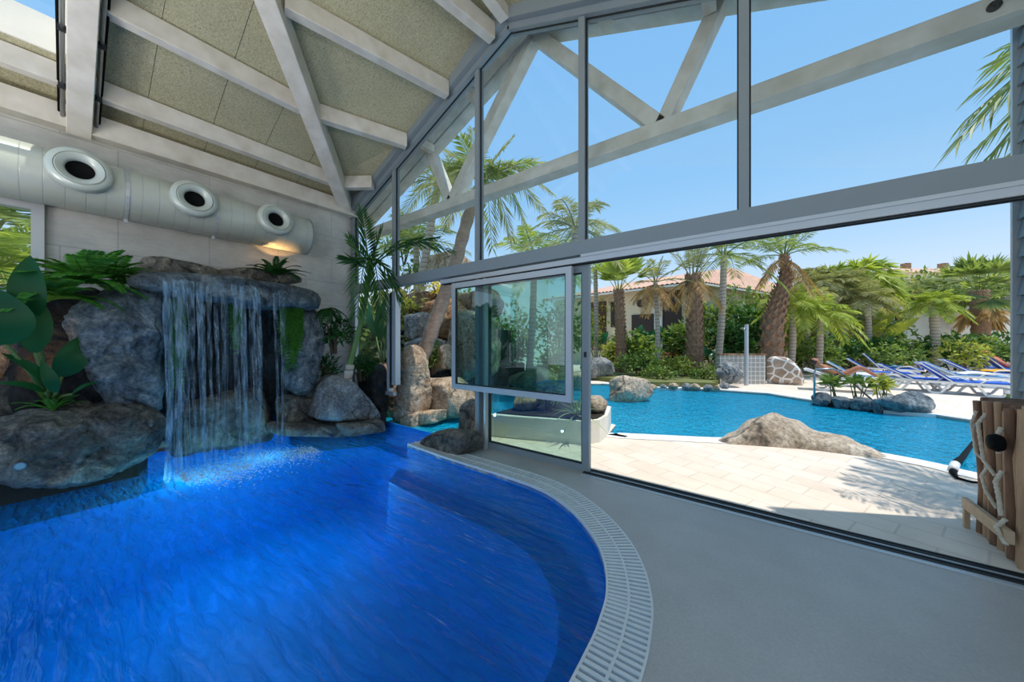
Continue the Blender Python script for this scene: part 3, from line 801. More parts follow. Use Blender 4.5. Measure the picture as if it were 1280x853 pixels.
for a, b in zip(dg, dg[1:]):
    za, zb = LP(a[0]), LP(b[0])
    mb.slab([(a[0], a[1], za), (min(a[0]+SH, RX), 3.5, za), (min(b[0]+SH, RX), 3.5, zb), (b[0], b[1], zb)], (0, 0, 0.12))
mb.slab([(-6.75, 3.45, LP(-6.75)), (-6.75, 3.6, LP(-6.75)), (-6.75+SH, 3.6, LP(-6.75))], (0, 0, 0.12))
struct(mb.obj('ceiling', M['woodwool']))
zr = LP(RX); zr2 = LP(RX-SH)
roof('ceiling', [(RX, -1.5, zr), (RX, 0.15, zr), (RX, 3.7, zr2), (7.0, 3.7, zr2-0.33*9.64), (7.0, -1.5, zr-0.33*9.64)])
# eaves outside the glass
struct(MB().slab([(-7.4, 3.6, gz(-7.4)+0.34), (RX, 3.6, gz(RX)+0.34), (RX, 4.0, gz(RX)+0.34), (-7.4, 4.0, gz(-7.4)+0.34)], (0, 0, 0.08)).obj('ceiling', M['timber']))
struct(MB().slab([(RX, 3.6, gz(RX)+0.34), (4.3, 3.6, gz(4.3)+0.34), (4.3, 4.0, gz(4.3)+0.34), (RX, 4.0, gz(RX)+0.34)], (0, 0, 0.08)).obj('ceiling', M['timber']))
# panel joint battens: thin dark gaps between the boards
mb = MB()
for x in [v*0.62-0.62 for v in range(0, 7)]:
    for a, b in (((-6.2, x), (-2.7, x)),):
        if x < 0.1: continue
        mb.beam(P3(-6.7, x), P3(max(-6.7, min(-2.7, -6.2+(2.98-x)/0.82)) if x > 0.3 else -2.7, x), 0.0035, 0.004)
for i in range(1, 6):
    y = 3.5-0.55*i
    pass
struct(mb.obj('trim_40', M['soil']))
# purlins
def beam_thing(name, label, a, b, w, h, m='timber', up=(0, 0, 1), grp=None):
    o = MB().beam(a, b, w, h, up).obj(name, M[m]); bevel(o, 0.006, 1)
    return tag(o, label, 'beam', grp)
ph = 0.22
def pl(x, y): return V((x, y, LP(x)-ph/2))
names = {-6.2: 'lowest', -5.2: 'middle', -4.2: 'upper', -3.32: 'topmost'}
dgY = {-6.2: 2.98, -5.2: 2.04, -4.2: 1.36, -3.32: 0.68}
for x, nm in names.items():
    beam_thing('purlin', '%s limed timber purlin of the bay with the skylight, left of the rafter' % nm, pl(x, -1.5), pl(x, 0.0), 0.13, ph)
    beam_thing('purlin', '%s limed timber purlin between the rafter and the diagonal beam' % nm, pl(x, 0.2), pl(x, dgY[x]-0.05), 0.13, ph)
    a = pl(x, dgY[x]+0.08); b = V((x+SH, 3.40, LP(x)-ph/2))
    if x < -3: beam_thing('purlin', '%s limed timber purlin running from the diagonal beam to the glazed gable' % nm, a, b, 0.13, ph)
beam_thing('rafter', 'thick limed timber rafter falling to the wall above the round air outlets', (-6.7, 0.10, LP(-6.7)-0.19), (RX, 0.10, LP(RX)-0.19), 0.19, 0.36)
beam_thing('diagonal_beam', 'limed timber diagonal beam running down to the corner of the hall', (-6.62, 3.36, 4.2), (RX, -0.06, 5.86), 0.22, 0.27)
beam_thing('ridge_beam', 'limed timber ridge beam at the top of the roof slope', (RX, -1.5, zr-0.08), (RX, 3.4, zr2-0.08), 0.14, 0.16)
struct(MB().box((XW+0.09, 1.0, 4.16), (0.18, 5.2, 0.26)).obj('trim_41', M['timber']))
# thin pale blue band and conduits on the rafter
RB = V((1, 0, 0.41)).normalized(); RN = V((0.41, 0, -1)).normalized()
def onraf(x, y, d=0.0): return V((x, y, LP(x)-0.37))+RN*d
for y, nm in ((-0.02, 'dark conduit pipe clipped to the skylight side of the thick rafter'), (0.225, 'dark conduit pipe clipped to the waterfall side of the thick rafter')):
    t = thing('conduit', nm, 'pipe', onraf(-6.6, y))
    MB().tube([onraf(-6.55, y, -0.10), onraf(-4.4, y, -0.10), onraf(-3.0, y, -0.10)], 0.018, 8).obj('pipe', M['steel'], t, smooth=True)
    MB().tube([onraf(-6.5, y+(0.025 if y > 0 else -0.025), -0.14), onraf(-4.4, y+(0.03 if y > 0 else -0.03), -0.15), onraf(-3.0, y+(0.03 if y > 0 else -0.03), -0.15)], 0.011, 8).obj('cable', M['black'], t, smooth=True)
    for x in (-6.1, -5.45, -4.8, -4.1):
        q = onraf(x, y, -0.10); MB().box(q, (0.03, 0.06, 0.06)).obj('clip', M['gasket'], t)
rf = [o for o in bpy.data.objects if o.name.startswith('rafter')][0]
k = MB(); k.slab([onraf(-6.02, 0.005, 0.003), onraf(-5.84, 0.005, 0.003), onraf(-5.84, 0.195, 0.003), onraf(-6.02, 0.195, 0.003)], RN*0.006); q = k.obj('blue_band', M['band_blue'], rf); q['label'] = 'pale blue band'
# skylight: white curb, glazing bars, glass
s = thing('skylight', 'white skylight in the sloping ceiling at the left, sunlight on its curb', 'skylight', P3(sk[0], -0.6))
mb = MB()
cz = lambda x: LP(x)+0.18
mb.beam((sk[0]+0.0, sk[2], cz(sk[0])), (sk[0]+0.0, sk[3], cz(sk[0])), 0.05, 0.36); mb.beam((sk[1], sk[2], cz(sk[1])), (sk[1], sk[3], cz(sk[1])), 0.05, 0.36)
for y in (sk[2], sk[3]+0.02): mb.beam((sk[0], y, cz(sk[0])), (sk[1], y, cz(sk[1])), 0.05, 0.36)
mb.obj('curb', M['render_white'], s)
MB().slab([(sk[0], sk[2], LP(sk[0])+0.36), (sk[1], sk[2], LP(sk[1])+0.36), (sk[1], sk[3], LP(sk[1])+0.36), (sk[0], sk[3], LP(sk[0])+0.36)], (0, 0, 0.012)).obj('glazing', M['glass'], s)
MB().beam((-5.68, sk[2], LP(-5.68)+0.37), (-5.68, sk[3], LP(-5.68)+0.37), 0.05, 0.05).obj('glazing_bar', M['alu_light'], s)
# ================================================================ truss outside
YT = 4.13
t = thing('roof_truss', 'limed timber roof truss standing outside the glazed gable', 'roof truss', (RX, YT, 3.85))
def tm(nm, a, b, w=0.2, h=0.17):
    o = MB().beam((a[0], YT, a[1]), (b[0], YT, b[1]), w, h).obj(nm, M['timber'], t); bevel(o, 0.006, 1); return o
tz = lambda x: gz(x)+0.44
tm('tie_beam', (-7.2, 3.935), (1.95, 3.935), 0.22, 0.17)
tm('truss_rafter', (-7.3, tz(-7.3)), (RX+0.03, tz(RX)-0.0), 0.22, 0.2); tm('truss_rafter', (RX-0.03, tz(RX)), (2.2, tz(2.2)), 0.22, 0.2)
for sgn in (-1, 1):
    jx = RX+sgn*1.74
    tm('web_strut', (RX+sgn*0.06, tz(RX)-0.12), (jx, 3.98), 0.2, 0.17)
    tm('web_strut', (jx+sgn*0.02, 3.98), (RX+sgn*2.32, tz(RX+sgn*2.32)-0.06), 0.2, 0.15)
MB().lathe([(0.001, 0), (0.035, 0.0), (0.035, 0.02), (0.018, 0.025), (0.018, 0.05), (0.001, 0.05)], at(1242, 8, Y=4.02), (0, -1, 0), 16).obj('bolt', M['gasket'], t)
# purlins of the eave, seen through the glass
for i, x in enumerate((-5.9, -4.8, -3.7, -1.5, -0.4, 0.7)):
    beam_thing('eave_purlin', ('limed timber eave purlin, %s of the three on the waterfall side outside the gable' % ('lowest', 'middle', 'highest')[i]) if i < 3 else ('limed timber eave purlin, %s of the three on the doorway side outside the gable' % ('highest', 'middle', 'lowest')[i-3]),
               (x, 3.62, gz(x)+0.27), (x, 4.02, gz(x)+0.27), 0.12, 0.14)
# ================================================================ lapped siding wall beyond the wooden screen
t = struct(MB().box((1.86, 4.12, 3.2), (0.26, 1.02, 6.4)).obj('wall_outside', M['siding']))
mb = MB()
for i in range(41):
    z = 0.01+i*0.155
    mb.slab([(1.725, 3.62, z+0.155), (1.725, 4.63, z+0.155), (1.700, 4.63, z+0.004), (1.700, 3.62, z+0.004)], (0.012, 0, 0))
mb.obj('siding_boards', M['siding'], t)
struct(MB().box((1.705, 4.645, 3.2), (0.05, 0.03, 6.4)).obj('trim_50', M['alu_light']))
# ================================================================ air duct
t = thing('air_duct', 'round pale metal air duct with three nozzle outlets on the left wall', 'air duct', (-6.37, 1.0, 3.34))
DX, DZ, DR = -6.38, 3.34, 0.305
MB().lathe([(0.001, -0.02), (DR-0.01, -0.02), (DR, 0), (DR, 4.6), (0.001, 4.6)], (DX, 2.52, DZ), (0, -1, 0), 48).obj('duct_tube', M['duct_seam'], t, smooth=True, auto=40)
MB().lathe([(DR, 0), (DR+0.008, 0.0), (DR+0.008, 0.02), (DR, 0.02)], (DX, 2.53, DZ), (0, -1, 0), 48, True).obj('end_flange', M['alu'], t, smooth=True, auto=40)
for y in (0.10, 1.03, 1.96):
    c = V((DX+DR-0.012, y, DZ+0.06))
    o = MB().lathe([(0.13, 0.02), (0.235, 0.0), (0.238, 0.06), (0.225, 0.085), (0.185, 0.095), (0.180, 0.085), (0.17, 0.10), (0.125, 0.085), (0.105, 0.06), (0.105, -0.02)], c, (1, 0, 0.10), 40).obj('outlet_ring', M['duct'], t, smooth=True, auto=50)
    MB().lathe([(0.001, 0.03), (0.106, 0.03), (0.106, 0.055)], c, (1, 0, 0.10), 32).obj('outlet_throat', M['black'], o, smooth=True)  # black disc puts the darkness of the open nozzle into its colour
for y in (1.28, 0.45):
    a = [V((DX+math.sin(q)*(DR+0.006), y, DZ-math.cos(q)*(DR+0.006))) for q in [i*PI/12-0.3 for i in range(16)]]
    mb = MB()
    for p, q in zip(a, a[1:]): mb.beam(p, q, 0.03, 0.004, (p-V((DX, y, DZ))))
    mb.box((DX+0.02, y, DZ-DR-0.02), (0.03, 0.03, 0.05)); mb.obj('hanger_strap', M['alu_light'], t)
# ================================================================ waterfall grotto by the left wall
def R_(o, label, cat='rock', grp=None): return tag(o, label, cat, grp)
RW, RBR, RD = M['rock_wet'], M['rock_brown'], M['rock_dark']
# backing
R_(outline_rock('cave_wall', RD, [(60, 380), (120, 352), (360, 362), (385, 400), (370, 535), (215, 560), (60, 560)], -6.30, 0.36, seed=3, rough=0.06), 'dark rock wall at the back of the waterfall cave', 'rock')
R_(outline_rock('cave_rock', RBR, [(212, 512), (262, 494), (336, 482), (347, 505), (350, 552), (300, 566), (212, 580)], -6.02, 0.55, seed=5, rough=0.05), 'low cracked brown rock behind the foot of the falling water')
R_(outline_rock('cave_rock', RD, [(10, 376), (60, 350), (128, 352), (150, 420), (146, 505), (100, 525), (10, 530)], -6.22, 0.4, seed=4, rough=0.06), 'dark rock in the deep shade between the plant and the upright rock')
# main stones
R_(outline_rock('boulder', RBR, [(-70, 560), (-40, 530), (40, 520), (110, 506), (180, 500), (207, 512), (214, 545), (206, 575), (176, 596), (120, 615), (60, 626), (-10, 612), (-60, 610)], -5.42, 0.95, seed=11, rough=0.08, nscale=2.4), 'big rounded brown boulder at the water edge below the left plants')
R_(outline_rock('upright_rock', RW, [(72, 398), (84, 372), (110, 360), (168, 352), (212, 358), (214, 480), (210, 520), (165, 524), (132, 512), (124, 475), (112, 440), (90, 418)], -5.62, 0.55, seed=17, rough=0.08, nscale=2.8), 'blue-grey overhanging wedge rock left of the waterfall')
R_(outline_rock('ledge_slab', RW, [(152, 346), (170, 333), (250, 336), (330, 346), (408, 360), (420, 372), (408, 387), (330, 384), (240, 366), (165, 358)], -5.42, 0.85, seed=23, rough=0.045, nscale=3.0), 'flat grey rock slab over which the waterfall spills')
R_(outline_rock('ridge_rock', RBR, [(160, 338), (185, 318), (222, 321), (250, 327), (275, 333), (275, 345), (160, 348)], -6.1, 0.45, seed=29, rough=0.045), 'brown rock on top of the grotto behind the large fern')
R_(outline_rock('ridge_rock', RBR, [(262, 335), (300, 330), (345, 338), (384, 342), (388, 352), (330, 357), (262, 348)], -6.05, 0.5, seed=31, rough=0.045), 'brown rock on top of the grotto below the small fern')
R_(outline_rock('pillar_rock', RW, [(376, 384), (404, 380), (411, 400), (409, 440), (404, 478), (392, 498), (372, 498), (362, 484), (368, 440)], -5.68, 0.5, seed=37, rough=0.045, nscale=3.0), 'smooth grey pillar rock right of the waterfall')
R_(outline_rock('foot_rock', RBR, [(352, 500), (362, 494), (396, 495), (402, 512), (396, 532), (356, 534)], -5.75, 0.5, seed=41, rough=0.03), 'squat block under the grey pillar rock')
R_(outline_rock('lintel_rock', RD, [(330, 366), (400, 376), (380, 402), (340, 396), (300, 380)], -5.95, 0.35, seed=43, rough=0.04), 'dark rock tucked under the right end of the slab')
R_(outline_rock('back_rock', RBR, [(-40, 400), (30, 380), (62, 430), (56, 500), (20, 540), (-60, 560)], -6.35, 0.34, seed=47, rough=0.06), 'brown rock in the shade behind the broad-leaved plant')
# ledge along the water and the pyramid boulder
R_(outline_rock('ledge_stone', RBR, [(345, 532), (440, 529), (446, 538), (440, 549), (345, 547)], -5.32, 0.8, seed=53, rough=0.025), 'long low ledge stone at the waterline under the pillar')
R_(outline_rock('ledge_stone', RBR, [(432, 532), (486, 525), (489, 540), (436, 549)], -4.98, 0.7, seed=59, rough=0.025), 'low ledge stone at the waterline in front of the pyramid boulder')
R_(outline_rock('boulder', M['rock_grey'], [(398, 530), (403, 505), (416, 480), (432, 467), (440, 472), (452, 476), (468, 500), (487, 524), (480, 531)], -5.2, 0.75, seed=61, rough=0.05, nscale=2.6, shrink=0.85), 'pyramid-shaped grey boulder at the foot of the slim palm')
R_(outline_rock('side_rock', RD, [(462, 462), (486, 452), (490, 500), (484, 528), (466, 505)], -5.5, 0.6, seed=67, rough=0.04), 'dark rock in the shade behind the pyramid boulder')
R_(outline_rock('boulder', RBR, [(510, 574), (515, 550), (534, 539), (556, 537), (572, 545), (590, 546), (592, 556), (578, 572), (552, 584), (526, 585)], 3.06, 0.42, seed=71, rough=0.03, plane='Y', p=9), 'low dark boulder in the water at the end of the white grating')
R_(outline_rock('rim_rock', RBR, [(573, 500), (586, 498), (592, 556), (572, 556), (566, 548), (576, 530)], 3.62, 0.5, seed=73, rough=0.02, plane='Y', p=9), 'dark curved rock rim beside the glazed door frame')
# planting soil behind the boulders
t = tag(MB().prism([(-6.66, -2.2), (-5.75, -2.2), (-5.75, 0.5), (-6.2, 0.62), (-6.66, 0.62)], -0.3, 0.62).obj('planting_bed', M['soil']), 'dark soil of the planting bed behind the big rounded boulder', 'soil', kind='stuff')
tag(MB().prism([(-6.66, 2.35), (-5.9, 2.35), (-5.35, 3.05), (-5.4, 3.46), (-6.66, 3.46)], -0.3, 0.22).obj('planting_bed', M['soil']), 'dark soil of the planting bed around the slim palm', 'soil', kind='stuff')
# ---------------------------------------------------------------- falling water
rnd = random.Random(5)
wf = MB()
def ribbon(y, x0, z0, w, z1=WATER, out=0.22):
    pts = []
    n = 14
    for i in range(n+1):
        s = i/n
        z = z0+(z1-z0)*s
        x = x0+out*math.sqrt(s)*0.9+0.012*math.sin(9*s+y*31)
        pts.append(V((x, y+0.02*math.sin(5*s+y*17)*s, z)))
    L, R = [], []
    for i, p in enumerate(pts):
        s = i/n; ww = w*(1-0.45*s)*(0.8+0.4*math.sin(11*s+y*13)**2)
        L.append((p+V((0.01, -ww/2, 0)))); R.append((p+V((-0.005, ww/2, 0))))
    va = [wf.bm.verts.new(p) for p in L]; vb = [wf.bm.verts.new(p) for p in R]
    for i in range(n): wf.bm.faces.new((va[i], va[i+1], vb[i+1], vb[i]))
lip = [at(u, v, X=-5.42) for u, v in ((204, 352), (260, 352), (320, 358), (352, 364))]
ya, yb = at(206, 400, X=-5.35).y, at(356, 400, X=-5.35).y
def zlip(y):
    f = (y-lip[0].y)/(lip[-1].y-lip[0].y); f = max(0, min(1, f)); return lip[0].z+(lip[-1].z-lip[0].z)*f
for i in range(85):
    f = rnd.random()**1.3
    y = ya+(yb-ya)*f
    ribbon(y, -5.42+rnd.uniform(-0.05, 0.06), zlip(y)+rnd.uniform(-0.03, 0.05), rnd.choice((0.006, 0.008, 0.012, 0.012, 0.02, 0.05)), WATER, rnd.uniform(0.05, 0.26))
for u, w in ((209, 0.05), (222, 0.05), (226, 0.09), (243, 0.05), (252, 0.06), (272, 0.05), (281, 0.05), (296, 0.05), (306, 0.05), (318, 0.06), (322, 0.05)):
    y = at(u, 420, X=-5.25).y
    ribbon(y, -5.4, zlip(y)+0.04, w, WATER, 0.2)
tag(wf.obj('waterfall', M['fall'], smooth=True), 'thin white strands of water falling from the rock slab into the pool', 'waterfall', kind='stuff')
# foam where it lands
fm = MB(); 
for i in range(4200):
    f = rnd.random()**1.2; y = ya+0.12+(yb-ya+0.2)*f
    x = -5.22+rnd.gauss(0, 1)*(0.13+0.15*math.sin(PI*f))+0.10*math.sin(y*7)
    r = rnd.uniform(0.0015, 0.0055)
    if rnd.random() < 0.08: r *= 2
    a = [fm.bm.verts.new((x+r*1.6*math.cos(k*PI/3), y+r*1.9*math.sin(k*PI/3), WATER+0.002)) for k in range(6)]
    tp = fm.bm.verts.new((x, y, WATER+0.003+r*0.55))
    for k in range(6): fm.bm.faces.new((a[k], a[(k+1) % 6], tp))
tag(fm.obj('foam', M['foam'], smooth=True), 'white foam where the waterfall strikes the indoor pool', 'foam', kind='stuff')
# ---------------------------------------------------------------- moss curtains under the slab
def moss(label, u0, u1, v0, v1, X, n, seed):
    r = random.Random(seed); mb = MB()
    for i in range(n):
        u = r.uniform(u0, u1); top = at(u, v0+r.uniform(-2, 3), X=X+r.uniform(-0.05, 0.05))
        k = 1-abs((u-(u0+u1)/2)/((u1-u0)/2))*0.45
        zb = at(u, v0+(v1-v0)*k*r.uniform(0.45, 1.0), X=X).z
        p = top.copy()
        while p.z > zb:
            q = p+V((r.uniform(-0.012, 0.014), r.uniform(-0.012, 0.012), -0.05))
            mb.leaf(p, q, 0.012, (1, 0, 0))
            for s in (-1, 1): mb.leaf(p, p+V((r.uniform(-0.01, 0.03), s*r.uniform(0.02, 0.04), -0.03)), 0.013, (1, 0, 0.3))
            p = q
    return tag(mb.obj('hanging_moss', M['moss'], smooth=None), label, 'moss')
moss('bright green moss curtain hanging beside the grey pillar rock', 350, 378, 380, 466, -5.62, 90, 1)
moss('green moss strip hanging behind the middle of the waterfall', 288, 302, 372, 456, -5.85, 45, 2)
moss('green moss strip hanging behind the left strands of the waterfall', 214, 228, 372, 500, -5.85, 60, 3)
# ---------------------------------------------------------------- ferns and plants
def fern(name, label, c, n, L, m, seed, az=(0, 2*PI), elev=(0.1, 1.1), droop=0.75, ll=0.11, lw=0.028, nl=26):
    r = random.Random(seed); t = thing(name, label, 'fern', c)
    for i in range(n):
        a = az[0]+(az[1]-az[0])*(i+r.random())/n
        mb = MB(); frond_mb(mb, V(c), a, r.uniform(*elev), L*r.uniform(0.7, 1.15), droop*r.uniform(0.7, 1.4), nl, ll, lw, 0.006, r, 0.10, 0.12, 0.25, 0.15)
        mb.obj('frond', M[m], t, smooth=None)
    return t
fern('fern', 'lush green fern on top of the upright rock, left of the waterfall', at(106, 352, X=-5.85), 34, 0.62, 'fern', 1, ll=0.095, lw=0.020, nl=44)
fern('fern', 'green fern arching over the broad-leaved plant by the left window', at(70, 372, X=-5.75), 26, 0.58, 'fern', 2, ll=0.09, lw=0.020, nl=44)
fern('fern', 'green fern on the brown ridge rock beside the waterfall slab', at(140, 345, X=-5.9), 20, 0.46, 'fern', 3, ll=0.08, lw=0.018, nl=40)
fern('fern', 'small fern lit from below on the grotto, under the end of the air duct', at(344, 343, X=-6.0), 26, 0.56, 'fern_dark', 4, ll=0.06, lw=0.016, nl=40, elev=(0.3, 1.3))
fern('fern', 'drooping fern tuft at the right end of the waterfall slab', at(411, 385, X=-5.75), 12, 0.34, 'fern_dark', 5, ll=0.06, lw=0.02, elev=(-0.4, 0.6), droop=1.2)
# broad-leaved plant at the left
def broad_leaf(mb, a, tip, w, nrm, fold=0.25, n=8):
    a, tip = V(a), V(tip); d = tip-a; nrm = V(nrm).normalized(); side = d.cross(nrm).normalized(); nn = side.cross(d).normalized()
    rows = []
    for i in range(n+1):
        s = i/n; ww = w*math.sin(PI*min(1, 0.04+0.96*s**0.8))**0.75
        p = a+d*s+nn*(0.12*d.length*math.sin(PI*s))
        rows.append([mb.bm.verts.new(p+side*ww/2+nn*fold*ww*0.5), mb.bm.verts.new(p), mb.bm.verts.new(p-side*ww/2+nn*fold*ww*0.5)])
    for r0, r1 in zip(rows, rows[1:]):
        for j in range(2): mb.bm.faces.new((r0[j], r0[j+1], r1[j+1], r1[j]))
def broad_plant(name, label, base, leaves, m='banana', cat='plant', stalk=0.018):
    t = thing(name, label, cat, base)
    for a, tip, w, nrm in leaves:
        mb = MB(); broad_leaf(mb, a, tip, w, nrm); mb.obj('leaf', M[m], t, smooth=True)
        k = MB(); mid = (V(base)+V(a))/2+V((0.02, 0, 0.05)); k.tube([base, mid, a], [stalk*1.4, stalk, stalk*0.7], 6); k.obj('leaf_stalk', M['stem'], t, smooth=True)
    return t
X1 = -5.55
broad_plant('broad_leaved_plant', 'dark green broad-leaved plant rising by the left window', at(66, 508, X=-5.85), [
    (at(40, 398, X=X1), at(38, 318, X=X1), 0.22, (1, -0.2, 0.1)), (at(44, 440, X=X1), at(20, 350, X=X1-0.1), 0.24, (1, 0.3, 0)),
    (at(8, 430, X=X1+0.1), at(-14, 356, X=X1+0.1), 0.40, (1, -0.1, 0.2)), (at(78, 470, X=X1-0.2), at(98, 420, X=X1-0.2), 0.22, (1, 0.2, 0.1)),
    (at(60, 482, X=X1), at(0, 440, X=X1), 0.10, (0.6, 0, 1)), (at(56, 490, X=X1), at(-6, 478, X=X1), 0.09, (0.6, 0, 1)), (at(70, 490, X=X1), at(52, 450, X=X1), 0.10, (1, 0, 0.2)),
    (at(90, 492, X=X1), at(126, 476, X=X1), 0.06, (0.5, 0, 1))])
fern('grass_tuft', 'low tuft of light green blades in front of the small warm spotlights', at(66, 512, X=-5.7), 12, 0.34, 'fern', 8, elev=(0.5, 1.3), ll=0.03, lw=0.012)
# slim palm by the glazing
pb = at(434, 470, X=-5.35); pt = at(462, 338, X=-5.05)
areca = thing('slim_palm', 'slim green palm growing by the glazed gable above the pyramid boulder', 'palm', pb)
mb = MB(); trunk_mb(mb, [pb+V((0, 0, -0.4)), pb, at(444, 430, X=-5.25), at(455, 385, X=-5.1), pt], 0.058, 0.028, 10, 20, 0.02); mb.obj('trunk', M['stem'], areca, smooth=True)
mb = MB(); trunk_mb(mb, [pb+V((0, 0, -0.5)), pb+V((0.0, 0, -0.1)), at(438, 455, X=-5.32)], 0.075, 0.065, 10, 12, 0.06); mb.obj('trunk_base', M['trunk_ring'], areca, smooth=True)
r = random.Random(12)
def toward(u, v, X): return at(u, v, X=X)
def frond_to(parent, base, tip, ll, lw, nl, m, bow=0.25, seed=0, lsag=0.3, rw=0.014, vang=0.3, name='frond'):
    """feather frond from base to tip, bowed upward"""
    r = random.Random(seed); base, tip = V(base), V(tip); d = tip-base; mb = MB(); pts = []
    for i in range(13):
        s = i/12; pts.append(base+d*s+V((0, 0, bow*d.length*math.sin(PI*s**0.8)*(1-0.2*s))))
    mb.tube(pts, [rw*(1-0.75*i/12) for i in range(13)], 5)
    for i in range(nl):
        s = 0.14+0.86*(i+0.5)/nl; f = s*12; k = min(int(f), 11); p = pts[k].lerp(pts[k+1], f-k); dd = (pts[k+1]-pts[k]).normalized()
        side = dd.cross(V((0, 0, 1)))
        if side.length < 0.15: side = dd.cross(V((1, 0, 0)))
        side.normalize(); up = side.cross(dd).normalized()
        ln = ll*(0.3+0.7*math.sin(PI*(0.15+0.82*s)))*r.uniform(0.85, 1.12)
        for sg in (-1, 1):
            dr = (side*sg*math.cos(vang)+up*math.sin(vang)*r.uniform(0.2, 1.2)+dd*(0.5+0.7*s)).normalized()
            mb.leaf(p, p+dr*ln+V((0, 0, -lsag*ln*r.uniform(0.4, 1.2))), lw*r.uniform(0.85, 1.15), (up+side*sg*0.2).normalized(), -0.01)
    return mb.obj(name, M[m], parent, smooth=None)
for i, (u, v, X, bow, ls) in enumerate(((452, 262, -5.2, 0.02, 0.05), (478, 285, -4.95, 0.05, 0.15), (566, 314, -4.30, 0.26, 0.35), (548, 296, -4.5, 0.12, 0.3), (428, 322, -5.2, 0.10, 0.3), (436, 296, -5.1, 0.05, 0.2), (478, 398, -4.75, 0.55, 0.6), (446, 396, -4.9, 0.55, 0.6), (502, 376, -4.6, 0.45, 0.5))):
    frond_to(areca, pt+V((0, 0, 0.0)), at(u, v, X=X), 0.36, 0.040, 19, 'areca', bow, i, ls)
# dark leafy shrubs at the foot of the palm
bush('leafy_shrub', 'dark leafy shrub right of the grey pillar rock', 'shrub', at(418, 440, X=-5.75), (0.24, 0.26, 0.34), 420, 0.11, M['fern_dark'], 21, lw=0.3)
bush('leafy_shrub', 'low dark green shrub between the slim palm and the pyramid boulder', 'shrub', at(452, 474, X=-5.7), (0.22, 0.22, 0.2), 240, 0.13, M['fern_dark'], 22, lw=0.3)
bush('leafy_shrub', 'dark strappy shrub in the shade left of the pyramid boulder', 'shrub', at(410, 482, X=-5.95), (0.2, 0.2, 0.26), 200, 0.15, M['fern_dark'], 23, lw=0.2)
broad_plant('broad_leaved_plant', 'broad-leaved plant seen through the fixed pane behind the slim palm', at(478, 440, Y=4.4)+V((0, 0, -0.5)), [
    (at(476, 425, Y=4.3), at(482, 372, Y=4.3), 0.24, (0.5, -1, 0)), (at(470, 420, Y=4.4), at(462, 378, Y=4.4), 0.2, (0.5, -1, 0)), (at(482, 424, Y=4.5), at(496, 396, Y=4.5), 0.2, (0.5, -1, 0.2))])
# ---------------------------------------------------------------- small lamps
def spot(label, p, d, e):
    p = V(p); d = V(d).normalized(); t = thing('spotlight', label, 'lamp', p)
    MB().lathe([(0.001, -0.08), (0.028, -0.08), (0.032, 0.0), (0.026, 0.0), (0.026, -0.01)], p, d, 20).obj('housing', M['black'], t, smooth=True, auto=40)
    MB().lathe([(0.001, -0.004), (0.026, -0.004)], p, d, 20).obj('lens', M['lamp_warm'], t)
    MB().tube([p-d*0.05, p-d*0.05+V((0, 0, -0.16))], 0.008, 6).obj('stake', M['black'], t)
    ld = bpy.data.lights.new('spot_light', 'SPOT'); ld.energy = e; ld.color = (1, 0.55, 0.22); ld.spot_size = 1.7; ld.shadow_soft_size = 0.02
    lo = bpy.data.objects.new('spot_light', ld); COL.objects.link(lo); lo.location = p+d*0.03; lo.rotation_euler = d.to_track_quat('-Z', 'Y').to_euler()
spot('small warm spotlight shining up behind the small fern on the grotto', at(346, 330, X=-6.35), (-0.25, 0.15, 1), 9)
spot('small warm spotlight behind the boulder, nearest the left window', at(46, 503, X=-5.9), (-0.3, -0.35, 1), 6)
spot('small warm spotlight behind the boulder, beside the light green blades', at(72, 497, X=-5.9), (-0.3, -0.25, 1), 6)
p = at(25, 582, X=-5.40)
t = thing('pool_lamp', 'round pool lamp set in the front of the big rounded boulder', 'lamp', p)
MB().lathe([(0.001, 0.0), (0.028, 0.0)], p, (1, -0.1, -0.1), 24).obj('lens', M['lamp_pool'], t)
MB().lathe([(0.028, -0.06), (0.036, -0.06), (0.036, 0.006), (0.028, 0.006)], p, (1, -0.1, -0.1), 24, True).obj('lamp_ring', M['steel'], t, smooth=True, auto=40)
# ================================================================ garden outside the doorway
def R2(o, label, cat='rock', grp=None): return tag(o, label, cat, grp)
def ridge_boulder(name, m, prof, depth, label, seed=0, rough=0.04, nscale=2.2, grp=None):
    """low rock along a line: prof = (u, v_foot, height, share of depth)"""
    N = 40; Kc = 16; bm = bmesh.new(); off = V((seed*5.1, seed*2.3, seed*9.7)); rows = []
    feet = [gnd(p[0], p[1]) for p in prof]
    for i in range(N+1):
        s = i/N*(len(prof)-1); k = min(int(s), len(prof)-2); f = s-k; fs = f*f*(3-2*f)
        foot = feet[k].lerp(feet[k+1], f); h = prof[k][2]*(1-fs)+prof[k+1][2]*fs; dk = depth*(prof[k][3]*(1-fs)+prof[k+1][3]*fs)
        dv = V((foot.x, foot.y, 0)).normalized(); row = []
        for j in range(Kc+1):
            a = PI*j/Kc
            q = foot+dv*(dk*(0.5-0.5*math.cos(a)))+V((0, 0, h*math.sin(a)**0.75-0.05))
            n = noise.fractal((q+off)*nscale, 0.9, 2.1, 5)
            q += V((0, 0, 1))*n*rough*min(1, h*4)*math.sin(a)+dv*n*rough*0.5
            row.append(bm.verts.new(q))
        rows.append(row)
    for a, b in zip(rows, rows[1:]):
        for j in range(Kc): bm.faces.new((a[j], b[j], b[j+1], a[j+1]))
    for r_ in (rows[0], rows[-1]): bm.faces.new(r_)
    k = MB(); k.bm.free(); k.bm = bm
    return tag(k.obj(name, m, smooth=True), label, 'rock', grp)
RT_, RG, RP, RO = M['rock_tan'], M['rock_grey'], M['rock_pale'], M['rock_ochre']
